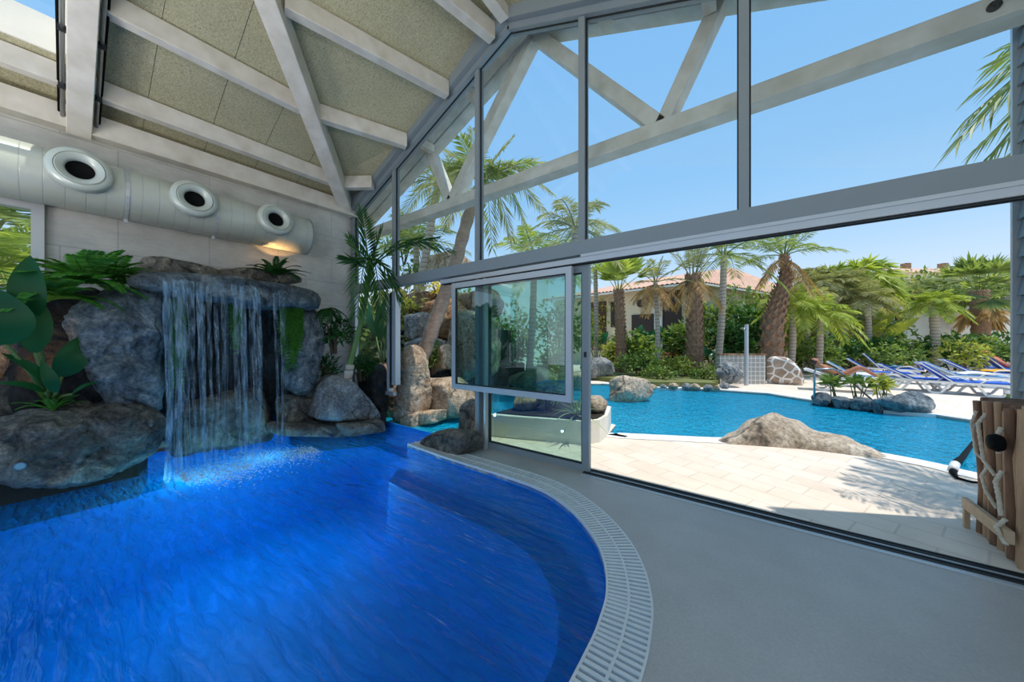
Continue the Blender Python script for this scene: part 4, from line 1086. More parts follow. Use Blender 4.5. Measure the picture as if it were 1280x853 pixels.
ridge_boulder('boulder', RT_, [(896, 553.5, 0.06, 0.4), (914, 555, 0.15, 0.7), (938, 556.5, 0.34, 0.95), (965, 558, 0.44, 1.0), (995, 560, 0.36, 0.95), (1022, 563, 0.24, 0.8), (1052, 567, 0.21, 0.75), (1082, 571, 0.13, 0.6), (1118, 576, 0.05, 0.3)], 0.85, 'large flat tan boulder lying across the near edge of the outdoor pool', 3, 0.06)
def grock(u, v, w, d, h, m, label, seed, sub=5, p=12, rough=0.05, rotz=None, z=-0.05, grp=None, name='boulder', taper=0.2):
    c = gnd(u, v); dv = V((c.x, c.y, 0)).normalized(); c = c+dv*d*0.45; c.z = z
    return tag(rock(name, m, c, (w, d, h), seed, TH if rotz is None else rotz, 9, sub, p, rough, 2.0, taper), label, 'rock', grp)
grock(748, 476, 1.75, 1.0, 1.08, RG, 'pale grey boulder half hidden by the glazed door, beyond the channel', 4)
grock(786, 500, 1.55, 0.9, 1.0, RT_, 'tan boulder standing at the corner of the outdoor pool', 6, z=-0.3)
grock(912, 484, 1.0, 0.7, 1.05, RG, 'craggy blue-grey boulder left of the shower post', 8, rough=0.1)
grock(905, 486, 0.4, 0.3, 0.32, RG, 'small grey rock at the foot of the craggy boulder', 9, 4)
grock(1132, 516, 1.55, 0.75, 0.52, M['rock_wet'], 'wet blue-grey boulder at the right end of the stone border in the pool', 12)
for i, (u, v, w_, h_) in enumerate(((800, 492, 0.5, 0.2), (815, 488, 0.45, 0.26), (829, 486, 0.38, 0.24), (843, 486, 0.42, 0.26), (857, 486, 0.36, 0.24), (870, 486.5, 0.42, 0.28), (884, 487, 0.36, 0.22), (896, 488, 0.30, 0.24))):
    ords = ('first', 'second', 'third', 'fourth', 'fifth', 'sixth', 'seventh', 'last')
    grock(u, v, w_, 0.35, h_, RP if i % 2 else RG, 'small rounded edging stone, %s from the corner boulder along the planted bed' % ords[i], 20+i, 3, grp='edging stones of the planted bed', name='edging_stone')
bd = [gnd(*p) for p in ((1016, 502), (1040, 505), (1064, 508), (1090, 511), (1104, 512.5))]
for i in range(4):
    a, b = bd[i], bd[i+1]; c = (a+b)/2; d = (b-a)
    c.z = -0.12
    tag(rock('border_stone', M['rock_wet'], c, (d.length*1.35, 0.42, 0.42), 40+i, math.atan2(d.y, d.x), 9, 4, 14, 0.02), 'wet dark border stone at the far pool edge, %s from the handrail' % ('first', 'second', 'third', 'fourth')[i], 'rock', 'border stones in the pool')
tag(MB().prism([(p.x, p.y) for p in bd]+[(p.x*1.07, p.y*1.07) for p in reversed(bd)], -0.2, 0.10).obj('planting_bed', M['soil']), 'strip of soil behind the stone border at the far pool edge', 'soil', kind='stuff')
# rocks of the stream that leaves through the gable
def orock(label, px, Y, depth, m, seed, rough=0.05, p=30, shrink=0.8, sub=5): return tag(outline_rock('rock', m, px, Y, depth, sub, p, rough, 2.4, seed, shrink, 'Y'), label, 'rock')
orock('tall sunlit spire of pale rock right of the hanging post', [(486, 530), (492, 470), (500, 436), (505, 430), (512, 452), (514, 500), (512, 528)], 3.75, 0.5, RP, 1, 0.05)
orock('blocky sunlit pale rock at the waterline, beneath the leaning palm', [(512, 474), (550, 473), (562, 486), (568, 502), (570, 522), (540, 530), (516, 520)], 4.35, 0.8, RP, 2, 0.05)
orock('flat sunlit stone at the waterline below the pale spire', [(498, 519), (514, 516), (515, 536), (498, 540)], 3.72, 0.5, RP, 3, 0.02)
orock('flat sunlit stone at the waterline below the blocky pale rock', [(514, 515), (538, 514), (538, 530), (516, 535)], 3.9, 0.5, RP, 4, 0.02)
orock('shaded brown rock left of the hanging post', [(466, 452), (484, 456), (488, 500), (486, 530), (470, 522), (462, 490)], 3.9, 0.5, RO, 5, 0.05)
orock('dark grey rock in the shade behind the pale spire', [(500, 424), (528, 420), (540, 440), (532, 474), (504, 478)], 5.0, 0.8, RG, 6, 0.05)
orock('small white-grey rock above the shaded grey rock', [(502, 392), (522, 388), (526, 412), (518, 426), (503, 424)], 5.2, 0.6, RG, 7, 0.05)
orock('large ochre boulder in the middle of the rock slope', [(518, 378), (536, 370), (556, 374), (562, 400), (556, 424), (532, 424), (520, 404)], 5.9, 0.9, RO, 8, 0.06)
orock('pale boulder at the right of the rock slope behind the panel edge', [(556, 392), (576, 384), (600, 394), (602, 470), (560, 478), (552, 440)], 5.6, 0.9, RP, 9, 0.06)
orock('rounded light boulder beneath the climbing plant', [(538, 436), (550, 430), (556, 446), (552, 462), (540, 464)], 5.0, 0.4, RP, 10, 0.04)
orock('brown boulder at the top of the rock slope', [(500, 366), (522, 360), (534, 366), (530, 388), (506, 392)], 6.4, 0.8, RO, 11, 0.05)
orock('pale boulder high on the slope seen just above the transom', [(530, 316), (560, 310), (574, 322), (578, 344), (540, 350), (524, 338)], 7.2, 1.0, RP, 12, 0.06)
orock('ochre boulder high on the slope beside the yellow blossom', [(566, 366), (600, 356), (612, 372), (604, 396), (572, 394)], 6.8, 0.9, RO, 13, 0.05)
tag(MB().prism([(-9.5, 4.3), (-6.3, 4.3), (-6.0, 4.9), (-6.2, 6.6), (-6.5, 9.5), (-9.5, 9.5)], -0.4, 0.75).obj('planting_bed', M['soil']), 'soil of the rock slope beyond the gable', 'soil', kind='stuff')
tag(MB().prism([(-11.5, 5.6), (-7.1, 5.6), (-7.1, 9.5), (-11.5, 9.5)], -0.4, 1.9).obj('planting_bed', M['soil']), 'upper soil terrace of the rock slope beyond the gable', 'soil', kind='stuff')
bush('flowering_bush', 'bush with bright yellow blossom on the rock slope', 'bush', at(548, 372, Y=6.6), (0.42, 0.3, 0.3), 420, 0.10, M['bush_yellow'], 31)
bush('climbing_plant', 'green climbing plant hanging on the rocks right of the leaning palm', 'plant', at(541, 466, Y=4.95), (0.16, 0.2, 0.38), 300, 0.10, M['bush'], 32)
bush('garden_shrub', 'lime green shrub over the small white-grey rock', 'shrub', at(512, 392, Y=5.6), (0.24, 0.25, 0.22), 240, 0.09, M['bush_lime'], 33)
bush('garden_shrub', 'green shrub on the slope above the ochre boulder', 'shrub', at(520, 362, Y=7.4), (0.8, 0.6, 0.5), 600, 0.14, M['bush'], 34)
bush('garden_shrub', 'grey-green shrub high on the slope behind the slim palm', 'shrub', at(505, 330, Y=8.2), (1.3, 0.9, 0.8), 900, 0.18, M['bush'], 35)
bush('garden_shrub', 'tall dark shrub behind the left window, by the corner of the hall', 'shrub', V((-9.2, 3.0, 0)), (1.2, 1.0, 1.4), 1200, 0.2, M['bush'], 36)
# leaning palm of the stream
pts = [at(u, v, t=t) for u, v, t in ((518, 474, 7.3), (528, 446, 7.35), (540, 412, 7.4), (552, 378, 7.5), (566, 340, 7.6), (577, 300, 7.7), (588, 262, 7.8), (600, 232, 7.9))]
lp = palm('leaning_palm', 'leaning palm with a pinkish trunk rising from the rocks of the stream', pts, 0.17, 0.13, 'feather', 1, 0.4, 0.5, trunk='trunk_pink', seed=3, ring=0.07)
top = pts[-1]
for i, (u, v, t, bow, ls) in enumerate(((545, 205, 7.0, 0.25, 0.5), (520, 235, 7.4, 0.35, 0.6), (690, 240, 6.6, 0.28, 0.5), (665, 200, 7.2, 0.1, 0.4), (640, 172, 8.2, 0.08, 0.4), (590, 160, 8.4, 0.05, 0.3), (660, 290, 7.2, 0.45, 0.7), (640, 300, 8.4, 0.5, 0.7), (560, 280, 7.0, 0.5, 0.7), (575, 170, 7.2, 0.1, 0.4), (690, 205, 8.8, 0.15, 0.5), (540, 180, 8.8, 0.12, 0.5), (615, 310, 7.0, 0.6, 0.8), (530, 262, 8.4, 0.4, 0.7), (680, 262, 8.6, 0.35, 0.6))):
    frond_to(lp, top, at(u, v, t=t), 0.48, 0.035, 34, 'palm_olive' if i % 3 else 'palm_green', bow, 40+i, ls, 0.022)
def gp(u, v, z=0.0): return gnd(u, v, z)
def tpalm(label, ub, vb, ut, vt, t, r0, r1, kind, **kw):
    b = at(ub, vb, t=t); b.z = min(b.z, 0.3); b.z = 0.0; p = at(ut, vt, t=t); mid = b.lerp(p, 0.5)+V((0.05, 0, 0))
    return palm('palm_tree', label, [b, mid, p], r0, r1, kind, **kw)
tpalm('feathery palm crown above the transom between the gable panes', 700, 470, 720, 284, 9.0, 0.13, 0.1, 'feather', n=18, L=1.7, droop=0.9, ll=0.42, lw=0.03, nl=30, m='palm_olive', seed=51, elev=(-0.3, 1.3), lsag=0.5)
tpalm('dark feathery palm behind the left webs of the truss', 500, 440, 548, 226, 10.5, 0.15, 0.11, 'feather', n=18, L=1.9, droop=1.0, ll=0.45, lw=0.035, nl=30, m='palm_olive', seed=52, elev=(-0.3, 1.2), lsag=0.6)
tpalm('yellow-green palm low behind the third gable pane', 660, 470, 668, 318, 11.0, 0.13, 0.1, 'feather', n=16, L=1.8, droop=0.9, ll=0.5, lw=0.045, nl=26, m='palm_bright', seed=53, elev=(-0.2, 1.2), lsag=0.5)
tpalm('grey-green palm low behind the second gable pane', 520, 440, 520, 300, 12.0, 0.13, 0.1, 'feather', n=16, L=1.9, droop=0.8, ll=0.5, lw=0.04, nl=26, m='palm_green', seed=54, elev=(-0.2, 1.2), lsag=0.5)
# palm outside the left window
palm('palm_tree', 'bushy palm seen through the left window', [V((-10.6, -0.75, -0.1)), V((-10.6, -0.8, 1.3)), V((-10.5, -0.8, 2.7))], 0.2, 0.16, 'feather', 26, 1.6, 0.9, 0.5, 0.05, 26, 'palm_bright', 'trunk_boot', 0, 55, None, (-0.5, 1.3))
palm('palm_tree', 'taller palm behind the bushy one outside the left window', [V((-12.5, -1.0, -0.1)), V((-12.5, -1.0, 2)), V((-12.3, -0.9, 3.7))], 0.2, 0.15, 'feather', 22, 2.0, 0.8, 0.6, 0.05, 26, 'palm_green', 'trunk_ring', 0, 56, None, (-0.3, 1.3))
tag(MB().box((-8.4, -1.4, 1.1), (0.2, 5.5, 2.3)).obj('garden_wall', M['siding']), 'blue-grey garden wall outside the left window', 'wall')
# low white planter beyond the fixed door leaf
pw = [(-3.42, 4.0), (-3.0, 4.12), (-2.0, 4.48), (-1.88, 4.72), (-1.90, 5.1), (-2.1, 5.8), (-3.42, 5.9)]
t = thing('planter_wall', 'low white planter wall outside the glazed door leaf', 'planter', (-2.7, 4.9, 0))
MB().prism(pw, -0.3, 0.34).obj('wall_block', M['render_white'], t)
MB().prism([(x*0.94-0.16, 4.9+(y-4.9)*0.86) for x, y in pw], 0.3, 0.36).obj('soil_top', M['soil'], t)
tag(rock('boulder', M['rock_tan'], (-2.12, 5.1, 0.33), (0.5, 0.5, 0.32), 71, 0.3, 9, 4, 12, 0.04), 'brown rock on the end of the white planter wall', 'rock')
tag(rock('boulder', RP, (-3.1, 4.6, 0.33), (0.6, 0.5, 0.34), 72, 0.9, 9, 4, 12, 0.04), 'pale rock on the white planter wall behind the glass', 'rock')
def blades(name, label, c, n, L, w_, m, seed, el=(0.3, 1.4), droop=0.5, cat='plant'):
    r = random.Random(seed); t = thing(name, label, cat, c); mb = MB()
    for i in range(n):
        a = r.uniform(0, 2*PI); e = r.uniform(*el); l = L*r.uniform(0.7, 1.1); h = V((math.cos(a), math.sin(a), 0)); p0 = V(c); side = V((-h.y, h.x, 0))
        prev = None
        for k in range(7):
            s = k/6; p = p0+h*l*s*math.cos(e)+V((0, 0, l*s*math.sin(e)-droop*l*s*s*0.6)); ww = w_*(1-s**2)*0.5+0.001
            cur = (mb.bm.verts.new(p+side*ww), mb.bm.verts.new(p-side*ww))
            if prev: mb.bm.faces.new((prev[0], cur[0], cur[1], prev[1]))
            prev = cur
    mb.obj('leaves', M[m], t, smooth=True); return t
blades('spiky_plant', 'spiky grey-green plant arching over the white planter wall', V((-2.2, 4.62, 0.38)), 34, 0.62, 0.035, 'agave', 1, (0.2, 1.4), 0.9)
blades('spiky_plant', 'spiky plant in the white planter behind the pale rock', V((-2.85, 5.1, 0.36)), 26, 0.5, 0.035, 'agave', 2, (0.3, 1.4), 0.7)
bush('garden_shrub', 'green shrub in the white planter outside the glazed door leaf', 'shrub', V((-2.75, 4.75, 0.36)), (0.24, 0.24, 0.26), 260, 0.1, M['bush'], 73)
tag(rock('boulder', M['rock_tan'], gnd(668, 487)+V((0, 0, -0.1)), (1.9, 1.0, 0.85), 75, TH, 9, 4, 12, 0.05), 'long tan boulder across the channel, seen through the hanging door panel', 'rock')
tag(rock('boulder', M['rock_tan'], gnd(720, 484)+V((0, 0, -0.1)), (0.9, 0.8, 0.7), 76, TH, 9, 4, 12, 0.05), 'smaller tan boulder across the channel beside the long one', 'rock')
bush('garden_shrub', 'green shrub above the long tan boulder across the channel', 'shrub', gnd(690, 478), (0.7, 0.5, 0.7), 500, 0.2, M['bush'], 77)
bush('garden_shrub', 'dark bush across the channel behind the glazed door edge', 'shrub', gnd(630, 476), (1.2, 0.7, 0.9), 700, 0.24, M['bush_dark'], 78)
# ---------------------------------------------------------------- planted bed beyond the pool
bedp = [gnd(u, v) for u, v in ((738, 474), (770, 478), (800, 483), (850, 483), (895, 484), (905, 470), (880, 463), (738, 463))]
tag(MB().prism([(p.x, p.y) for p in bedp], -0.2, 0.16).obj('planting_bed', M['grass_ground']), 'planted bed between the corner boulder and the shower post', 'soil', kind='stuff')
bl = [('bush', 800, 474, 0.8, 0.55, 700, 0.16, 'bright green bush at the middle of the planted bed'), ('bush_lime', 845, 474, 0.6, 0.4, 420, 0.16, 'lime green bush in the planted bed near the edging stones'), ('bush', 825, 478, 0.6, 0.25, 320, 0.13, 'low creeping green plant behind the edging stones'),
      ('bush', 880, 478, 0.7, 0.3, 360, 0.13, 'low green bush beside the craggy boulder'), ('bush_lime', 768, 466, 0.7, 0.65, 420, 0.2, 'lime green bush behind the grey boulder at the doorway'), ('bush_dark', 860, 466, 0.7, 0.6, 420, 0.2, 'dark green bush at the back of the planted bed'),
      ('bush_dark', 795, 465, 0.9, 0.6, 420, 0.2, 'dark bush behind the bright green one in the planted bed'), ('bush_red', 838, 467, 0.5, 0.45, 240, 0.18, 'reddish-brown bush in the planted bed')]
for i, (m, u, v, w_, h_, n, s, lb) in enumerate(bl): bush('garden_bush', lb, 'bush', gnd(u, v)+V((0, 0, 0.1)), (w_*1.1, w_*0.7, h_*1.05), int(n*1.3), s, M[m], 80+i)
# broad-leaved plants (strelitzia) in the beds
def strel(label, u, v, h_, n, seed, w_=0.26, m='banana'):
    r = random.Random(seed); b = gnd(u, v); lv = []
    for i in range(n):
        a = r.uniform(0, 2*PI); e = r.uniform(0.9, 1.45); h_ = h_; s = 1.25*h_*r.uniform(0.5, 0.65); d = V((math.cos(a)*math.cos(e), math.sin(a)*math.cos(e), math.sin(e)))
        q = b+d*s; q2 = q+V((d.x*1.7, d.y*1.7, d.z*0.85))*h_*0.45
        lv.append((q, q2, w_*r.uniform(0.8, 1.2), (-b.normalized()+V((r.uniform(-.5, .5), r.uniform(-.5, .5), 0.3)))))
    return broad_plant('broad_leaved_plant', label, b, lv, m, 'plant', 0.03)
strel('broad-leaved plant between the slim grey trunk and the ringed one', 788, 463, 2.1, 8, 1, 0.42)
strel('broad-leaved plant at the foot of the thin forked palm', 828, 464, 2.0, 8, 2, 0.45)
strel('single glossy broad-leaved plant above the craggy boulder', 893, 470, 1.2, 5, 3, 0.32)
strel('tall broad-leaved plant in front of the thicket', 1072, 458, 3.0, 9, 4, 0.5, 'bush_lime')
strel('broad-leaved plant beside the thick leaning trunk', 1000, 457, 2.2, 7, 5, 0.4, 'bush')
strel('broad-leaved plant at the left of the dry agave', 745, 462, 1.8, 7, 6, 0.36)
blades('spiky_plant', 'pale spiky yucca in front of the house with the tiled roof', gnd(815, 455)+V((0, 0, 1.5)), 60, 1.2, 0.07, 'agave', 11, (-0.1, 1.5), 0.4)
blades('spiky_plant', 'pale spiky yucca left of the stout palm', gnd(757, 455)+V((0, 0, 1.5)), 50, 1.0, 0.07, 'agave', 12, (-0.1, 1.5), 0.4)
blades('spiky_plant', 'dry spiky plant behind the sun loungers', gnd(1040, 462)+V((0, 0, 0.3)), 40, 1.0, 0.06, 'palm_dead', 13, (0.0, 1.2), 0.3)
blades('spiky_plant', 'reddish spiky plant in front of the hedge', gnd(1132, 461), 40, 1.3, 0.09, 'bush_red', 14, (0.2, 1.4), 0.4)
for i, (u, v, lb) in enumerate(((1046, 505, 'leafy green plant behind the stone border, nearest the handrail'), (1074, 508, 'leafy plant at the middle of the stone border'), (1106, 510, 'leafy yellow-green plant by the wet boulder of the stone border'))):
    b = gnd(u, v)*1.03; b.z = 0.06; r = random.Random(90+i); t = thing('border_plant', lb, 'plant', b)
    s = MB(); f = MB()
    for k in range(6):
        q = b+V((r.uniform(-.2, .2), r.uniform(-.15, .15), 0.45*r.uniform(0.7, 1.15))); s.tube([b+V((r.uniform(-.1, .1), r.uniform(-.05, .05), 0)), q], [0.012, 0.008], 5)
        for j in range(9): f.leaf(q, q+V((r.uniform(-1, 1), r.uniform(-1, 1), r.uniform(-.3, .9))).normalized()*0.24, 0.07, (r.uniform(-1, 1), -1, 0.6))
    s.obj('stem', M['stem'], t, smooth=True); f.obj('leaves', M['bush_lime' if i == 2 else 'bush'], t, smooth=None)
# ---------------------------------------------------------------- palms on the right
tpalm('slim pale palm trunk nearest the glazed door', 744, 462, 744, 335, 15.5, 0.11, 0.10, 'feather', n=12, L=1.6, droop=0.8, ll=0.5, lw=0.05, nl=20, m='palm_bright', seed=61, elev=(-0.2, 1.2))
tpalm('stout palm with a brown scaly trunk and upright bright fan leaves', 776, 463, 773, 362, 14.5, 0.22, 0.19, 'fan', n=9, L=0.8, droop=0.12, m='palm_bright', trunk='trunk_boot', seed=62, elev=(0.75, 1.5), R=1.3, lw=0.17, boots=True)
tpalm('thin palm with a thatch of dry fronds before the tiled roof', 822, 463, 819, 352, 13.5, 0.10, 0.08, 'feather', n=9, L=1.5, droop=0.7, ll=0.42, lw=0.03, nl=24, m='palm_olive', seed=63, elev=(0.3, 1.4), dead=12)
tpalm('stout brown-trunked palm with dry fronds, cut by the door head', 867, 462, 866, 344, 13.0, 0.29, 0.24, 'feather', n=8, L=1.9, droop=0.4, ll=0.45, lw=0.035, nl=24, m='palm_olive', trunk='trunk_boot', seed=64, elev=(0.95, 1.5), dead=8, boots=True)
tpalm('slim ringed palm with arching fronds right of the stout brown one', 896, 463, 905, 318, 13.5, 0.14, 0.11, 'feather', n=13, L=2.3, droop=1.0, ll=0.55, lw=0.035, nl=34, m='palm_green', seed=65, elev=(-0.2, 1.4), lsag=0.6)
b = at(966, 463, t=13.0); b.z = 0
palm('palm_tree', 'thick leaning palm with a brown trunk by the stone wall', [b, at(966, 410, t=13.0), at(974, 375, t=13.0), at(982, 345, t=13.1), at(980, 318, t=13.1)], 0.42, 0.13, 'feather', 11, 2.1, 0.7, 0.5, 0.03, 36, 'palm_green', 'trunk_boot', 6, 66, None, (0.3, 1.4), lsag=0.6, boots=True)
tpalm('short palm standing on a pale trunk among the loungers', 1168, 463, 1166, 378, 15.0, 0.17, 0.15, 'feather', n=30, L=1.15, droop=0.8, ll=0.42, lw=0.04, nl=26, m='palm_bright', seed=67, elev=(-0.4, 1.3), lsag=0.5)
tpalm('big fan palm beside the pale shed', 1224, 458, 1224, 362, 18.0, 0.34, 0.34, 'fan', n=34, L=1.3, droop=0.4, m='palm_green', trunk='trunk_boot', seed=68, elev=(-0.5, 1.4), R=1.3, lw=0.16, dead=4)
tpalm('fan palm behind the big one at the right edge of the doorway', 1262, 456, 1262, 366, 21.0, 0.3, 0.3, 'fan', n=26, L=1.3, droop=0.4, m='palm_bright', seed=69, elev=(-0.5, 1.4), R=1.3, lw=0.16)
for i, (ub, ut, vt, t, m, kind, lb) in enumerate(((988, 990, 380, 14, 'palm_bright', 'feather', 'young yellow-green palm right of the thick leaning trunk'), (1008, 1006, 372, 16, 'palm_olive', 'feather', 'olive palm in the thicket, first right of the leaning trunk'), (1032, 1030, 356, 17, 'palm_olive', 'feather', 'olive palm in the middle of the thicket'),
        (1054, 1052, 352, 17, 'palm_olive', 'feather', 'pale olive palm standing behind the tall broad-leaved plant'), (1080, 1078, 344, 19, 'palm_bright', 'fan', 'fan palm standing highest in the thicket'), (1046, 1044, 350, 20, 'palm_green', 'fan', 'dark fan palm at the back of the thicket'), (1084, 1084, 372, 16, 'palm_olive', 'feather', 'olive palm at the right of the thicket before the shed'),
        (1022, 1024, 392, 14, 'palm_bright', 'feather', 'low yellow-green palm in front of the thicket'), (1066, 1068, 348, 21, 'palm_olive', 'feather', 'tall olive palm at the back right of the thicket'), (1012, 1014, 346, 20, 'palm_olive', 'feather', 'tall olive palm at the back left of the thicket'), (1100, 1100, 352, 25, 'palm_bright', 'feather', 'yellow-green palm behind the left end of the shed'))):
    tpalm(lb, ub, 461, ut, vt, t, 0.13, 0.11, kind, n=26, L=1.45 if kind == 'feather' else 1.0, droop=0.95, ll=0.5, lw=0.04 if kind == 'feather' else 0.15, nl=26, m=m, seed=100+i, elev=(-0.3, 1.3), lsag=0.6, R=1.2, cat='palm tree')
# palm outside the frame at the right: its fronds reach in and shade the terrace
pr = palm('palm_tree', 'drooping palm fronds at the top right corner beyond the glass', [V((5.2, 5.9, 0)), V((5.0, 5.9, 2.5)), V((3.9, 5.7, 4.7))], 0.2, 0.15, 'feather', 3, 1.4, 0.4, trunk='trunk_ring', seed=70, elev=(0.6, 1.3))
for i, (u, v, t, bow, ls) in enumerate(((1196, 176, 3.9, 0.30, 0.75), (1206, 150, 4.4, 0.28, 0.7), (1222, 110, 4.2, 0.18, 0.6), (1240, 80, 4.6, 0.12, 0.5), (1232, 200, 4.3, 0.4, 0.8), (1216, 190, 4.9, 0.34, 0.7), (1256, 60, 5.0, 0.1, 0.5), (1250, 212, 3.9, 0.4, 0.8), (1260, 150, 3.6, 0.3, 0.7))):
    frond_to(pr, V((3.9, 5.7, 4.7)), at(u, v, t=t*0.80), 0.50, 0.03, 40, 'palm_green', bow, 70+i, ls, 0.02)
# ---------------------------------------------------------------- hedge, thicket, trees behind
rr = random.Random(77)
def mass(u, v, t, w_, h_, n, s, m, label, seed, grp=None, name='garden_bush', cat='bush'):
    c = at(u, v, t=t); c.z = 0.0
    return bush(name, label, cat, c, (w_, w_*0.7, h_/2), n, s, M[m], seed, grp, 9)
for i, u in enumerate((1018, 1050, 1085, 1120, 1155, 1190, 1222, 1250, 1276)):
    mass(u, 460, 15.2+0.2*(i % 3), 1.15, 1.75+0.25*(i % 2), 620, 0.24, 'bush_dark' if i % 3 else 'bush', 'dense clipped hedge bush behind the sun loungers', 200+i, 'hedge bushes behind the sun loungers', 'hedge_bush', 'hedge')
mass(1200, 462, 14.2, 0.9, 2.0, 520, 0.2, 'bush_lime', 'bright green bush in front of the hedge, right of the short palm', 215)
mass(1110, 462, 14.3, 0.9, 1.5, 420, 0.2, 'bush', 'bright leafy bush in front of the hedge, left of the short palm', 216)
for i, (u, t, h_, w_, m) in enumerate(((745, 22, 4.6, 1.8, 'bush_lime'), (890, 17, 3.6, 1.3, 'bush'), (925, 17, 4.6, 1.6, 'bush'), (940, 15.5, 3.2, 1.2, 'bush_dark'), (912, 14.8, 2.4, 0.9, 'bush_dark'), (950, 20, 5.2, 1.8, 'bush_lime'), (1000, 19, 4.2, 1.7, 'bush'), (1040, 20, 4.0, 1.8, 'bush_lime'), (1085, 20, 4.0, 1.8, 'bush'), (1110, 24, 5.0, 1.8, 'bush'), (880, 22, 5.6, 2.0, 'bush'), (1000, 24, 5.4, 2.2, 'bush'), (1060, 26, 5.4, 2.2, 'bush'), (790, 15.5, 2.0, 1.2, 'bush'), (850, 15.5, 2.3, 1.0, 'bush'), (1020, 18, 3.6, 1.5, 'palm_olive'), (1062, 18.5, 3.8, 1.5, 'palm_olive'), (1092, 22, 5.0, 1.6, 'bush_lime'), (1108, 26, 6.8, 2.4, 'bush'), (1135, 27, 7.4, 2.6, 'palm_olive'), (1162, 27, 7.2, 2.6, 'bush'), (1195, 27, 7.4, 2.8, 'palm_olive'), (1245, 26, 7.0, 2.8, 'bush'), (970, 17, 3.4, 1.2, 'bush_lime'))):
    mass(u, 460, t, w_, h_, 900 if t < 23 else 3200, 0.30 if t < 23 else 0.4, m, 'leafy green tree of the thicket behind the outdoor pool', 230+i, 'trees of the thicket', 'garden_tree', 'tree')
for i, (u, t, h_, w_) in enumerate(((520, 13, 3.6, 1.5), (580, 14, 3.8, 1.6), (640, 15, 3.4, 1.6), (700, 16, 3.6, 1.7), (470, 12, 3.4, 1.4), (478, 9.5, 3.0, 1.2), (500, 9.5, 3.4, 1.0))):
    mass(u, 460, t, w_, h_, 800, 0.28, 'bush' if i % 2 else 'palm_olive', 'leafy tree on the slope beyond the gable', 260+i, 'trees on the slope', 'garden_tree', 'tree')
# ---------------------------------------------------------------- shower corner
t0 = 12.0
a, b = gnd(900, 479.5), gnd(957, 479.5)
def wallseg(name, label, a, b, th, h_, m, cap=None, cat='wall'):
    d = (b-a); L = d.length; ang = math.atan2(d.y, d.x); c = (a+b)/2; R = Matrix.Rotation(ang, 3, 'Z')
    t = thing(name, label, cat, (c.x, c.y, 0)); t.rotation_euler = (0, 0, ang)
    k = MB(); k.box((0, th/2, h_/2-0.1), (L, th, h_+0.2)); o = k.obj('wall_body', m, None, org=False); o.parent = t
    if cap is not None:
        k = MB(); k.box((0, th/2, h_+0.02), (L+0.06, th+0.06, 0.05)); o = k.obj('wall_cap', cap, None, org=False); o.parent = t
    return t
wallseg('shower_wall', 'low shower wall clad in small grey tiles with a red cap', a, b, 0.2, 1.02, M['tiles'], M['rock_ochre'])
tag(outline_rock('stone_wall', M['crazy'], [(958, 480), (958, 448), (966, 444), (986, 446), (998, 456), (1006, 470), (1007, 481)], (gnd(980, 480).y), 0.35, 5, 20, 0.015, 3, 81, 0.95, 'Y'), 'rounded stone wall with white joints right of the tiled shower wall', 'wall')
p = gnd(933, 481); t = thing('shower_post', 'grey metal shower post in front of the tiled wall', 'post', p)
MB().tube([p, p+V((0, 0, 2.05))], 0.062, 20).obj('pole', M['alu_light'], t, smooth=True, auto=40)
MB().lathe([(0.001, 0), (0.07, 0), (0.07, 0.03), (0.001, 0.04)], p+V((0, 0, 2.05)), (0, 0, 1), 20).obj('cap', M['steel'], t, smooth=True, auto=40)
MB().tube([p+V((0, 0, 1.9)), p+V((-0.05, -0.25, 1.95)), p+V((-0.06, -0.3, 1.85))], 0.015, 8).obj('shower_arm', M['steel'], t, smooth=True)
q1, q2 = gnd(1018, 503), gnd(1098, 506); t = thing('handrail', 'bent steel handrail at the far pool edge before the loungers', 'handrail', q1)
MB().tube([q1, q1+V((0, 0, 0.75)), q1+V((0.03, 0.02, 0.82)), q1.lerp(q2, 0.3)+V((0, 0, 0.84)), q1.lerp(q2, 0.42)+V((0, 0, 0.76)), q2+V((0, 0, 0.0))], 0.022, 10).obj('pipe', M['steel'], t, smooth=True)
for q in (q1, q2): MB().lathe([(0.001, 0.02), (0.05, 0.02), (0.05, 0)], q, (0, 0, 1), 16).obj('foot_plate', M['steel'], t)
q = gnd(1192, 594); t = thing('dark_tubing', 'dark hose lying over the near pool edge by the wooden screen', 'tubing', q)
MB().tube([gnd(1240, 606)+V((0, 0, 0.02)), gnd(1215, 604.5)+V((0, 0, 0.02)), gnd(1196, 599)+V((0, 0, 0.02)), gnd(1191, 592)+V((0, 0, 0.02)), gnd(1196, 580)+V((0, 0, 0.03)), gnd(1203, 568)+V((0, 0, -0.03)), gnd(1218, 548)+V((0, 0, -0.03))], [0.012, 0.012, 0.014, 0.03, 0.035, 0.028, 0.02], 10).obj('tubing', M['black'], t, smooth=True)  # black bent tube laid across the pool edge
MB().tube([gnd(1191, 590)+V((0, 0, 0.03)), gnd(1194, 583)+V((0, 0, 0.035))], 0.04, 12).obj('white_sleeve', M['white_plastic'], t, smooth=True)
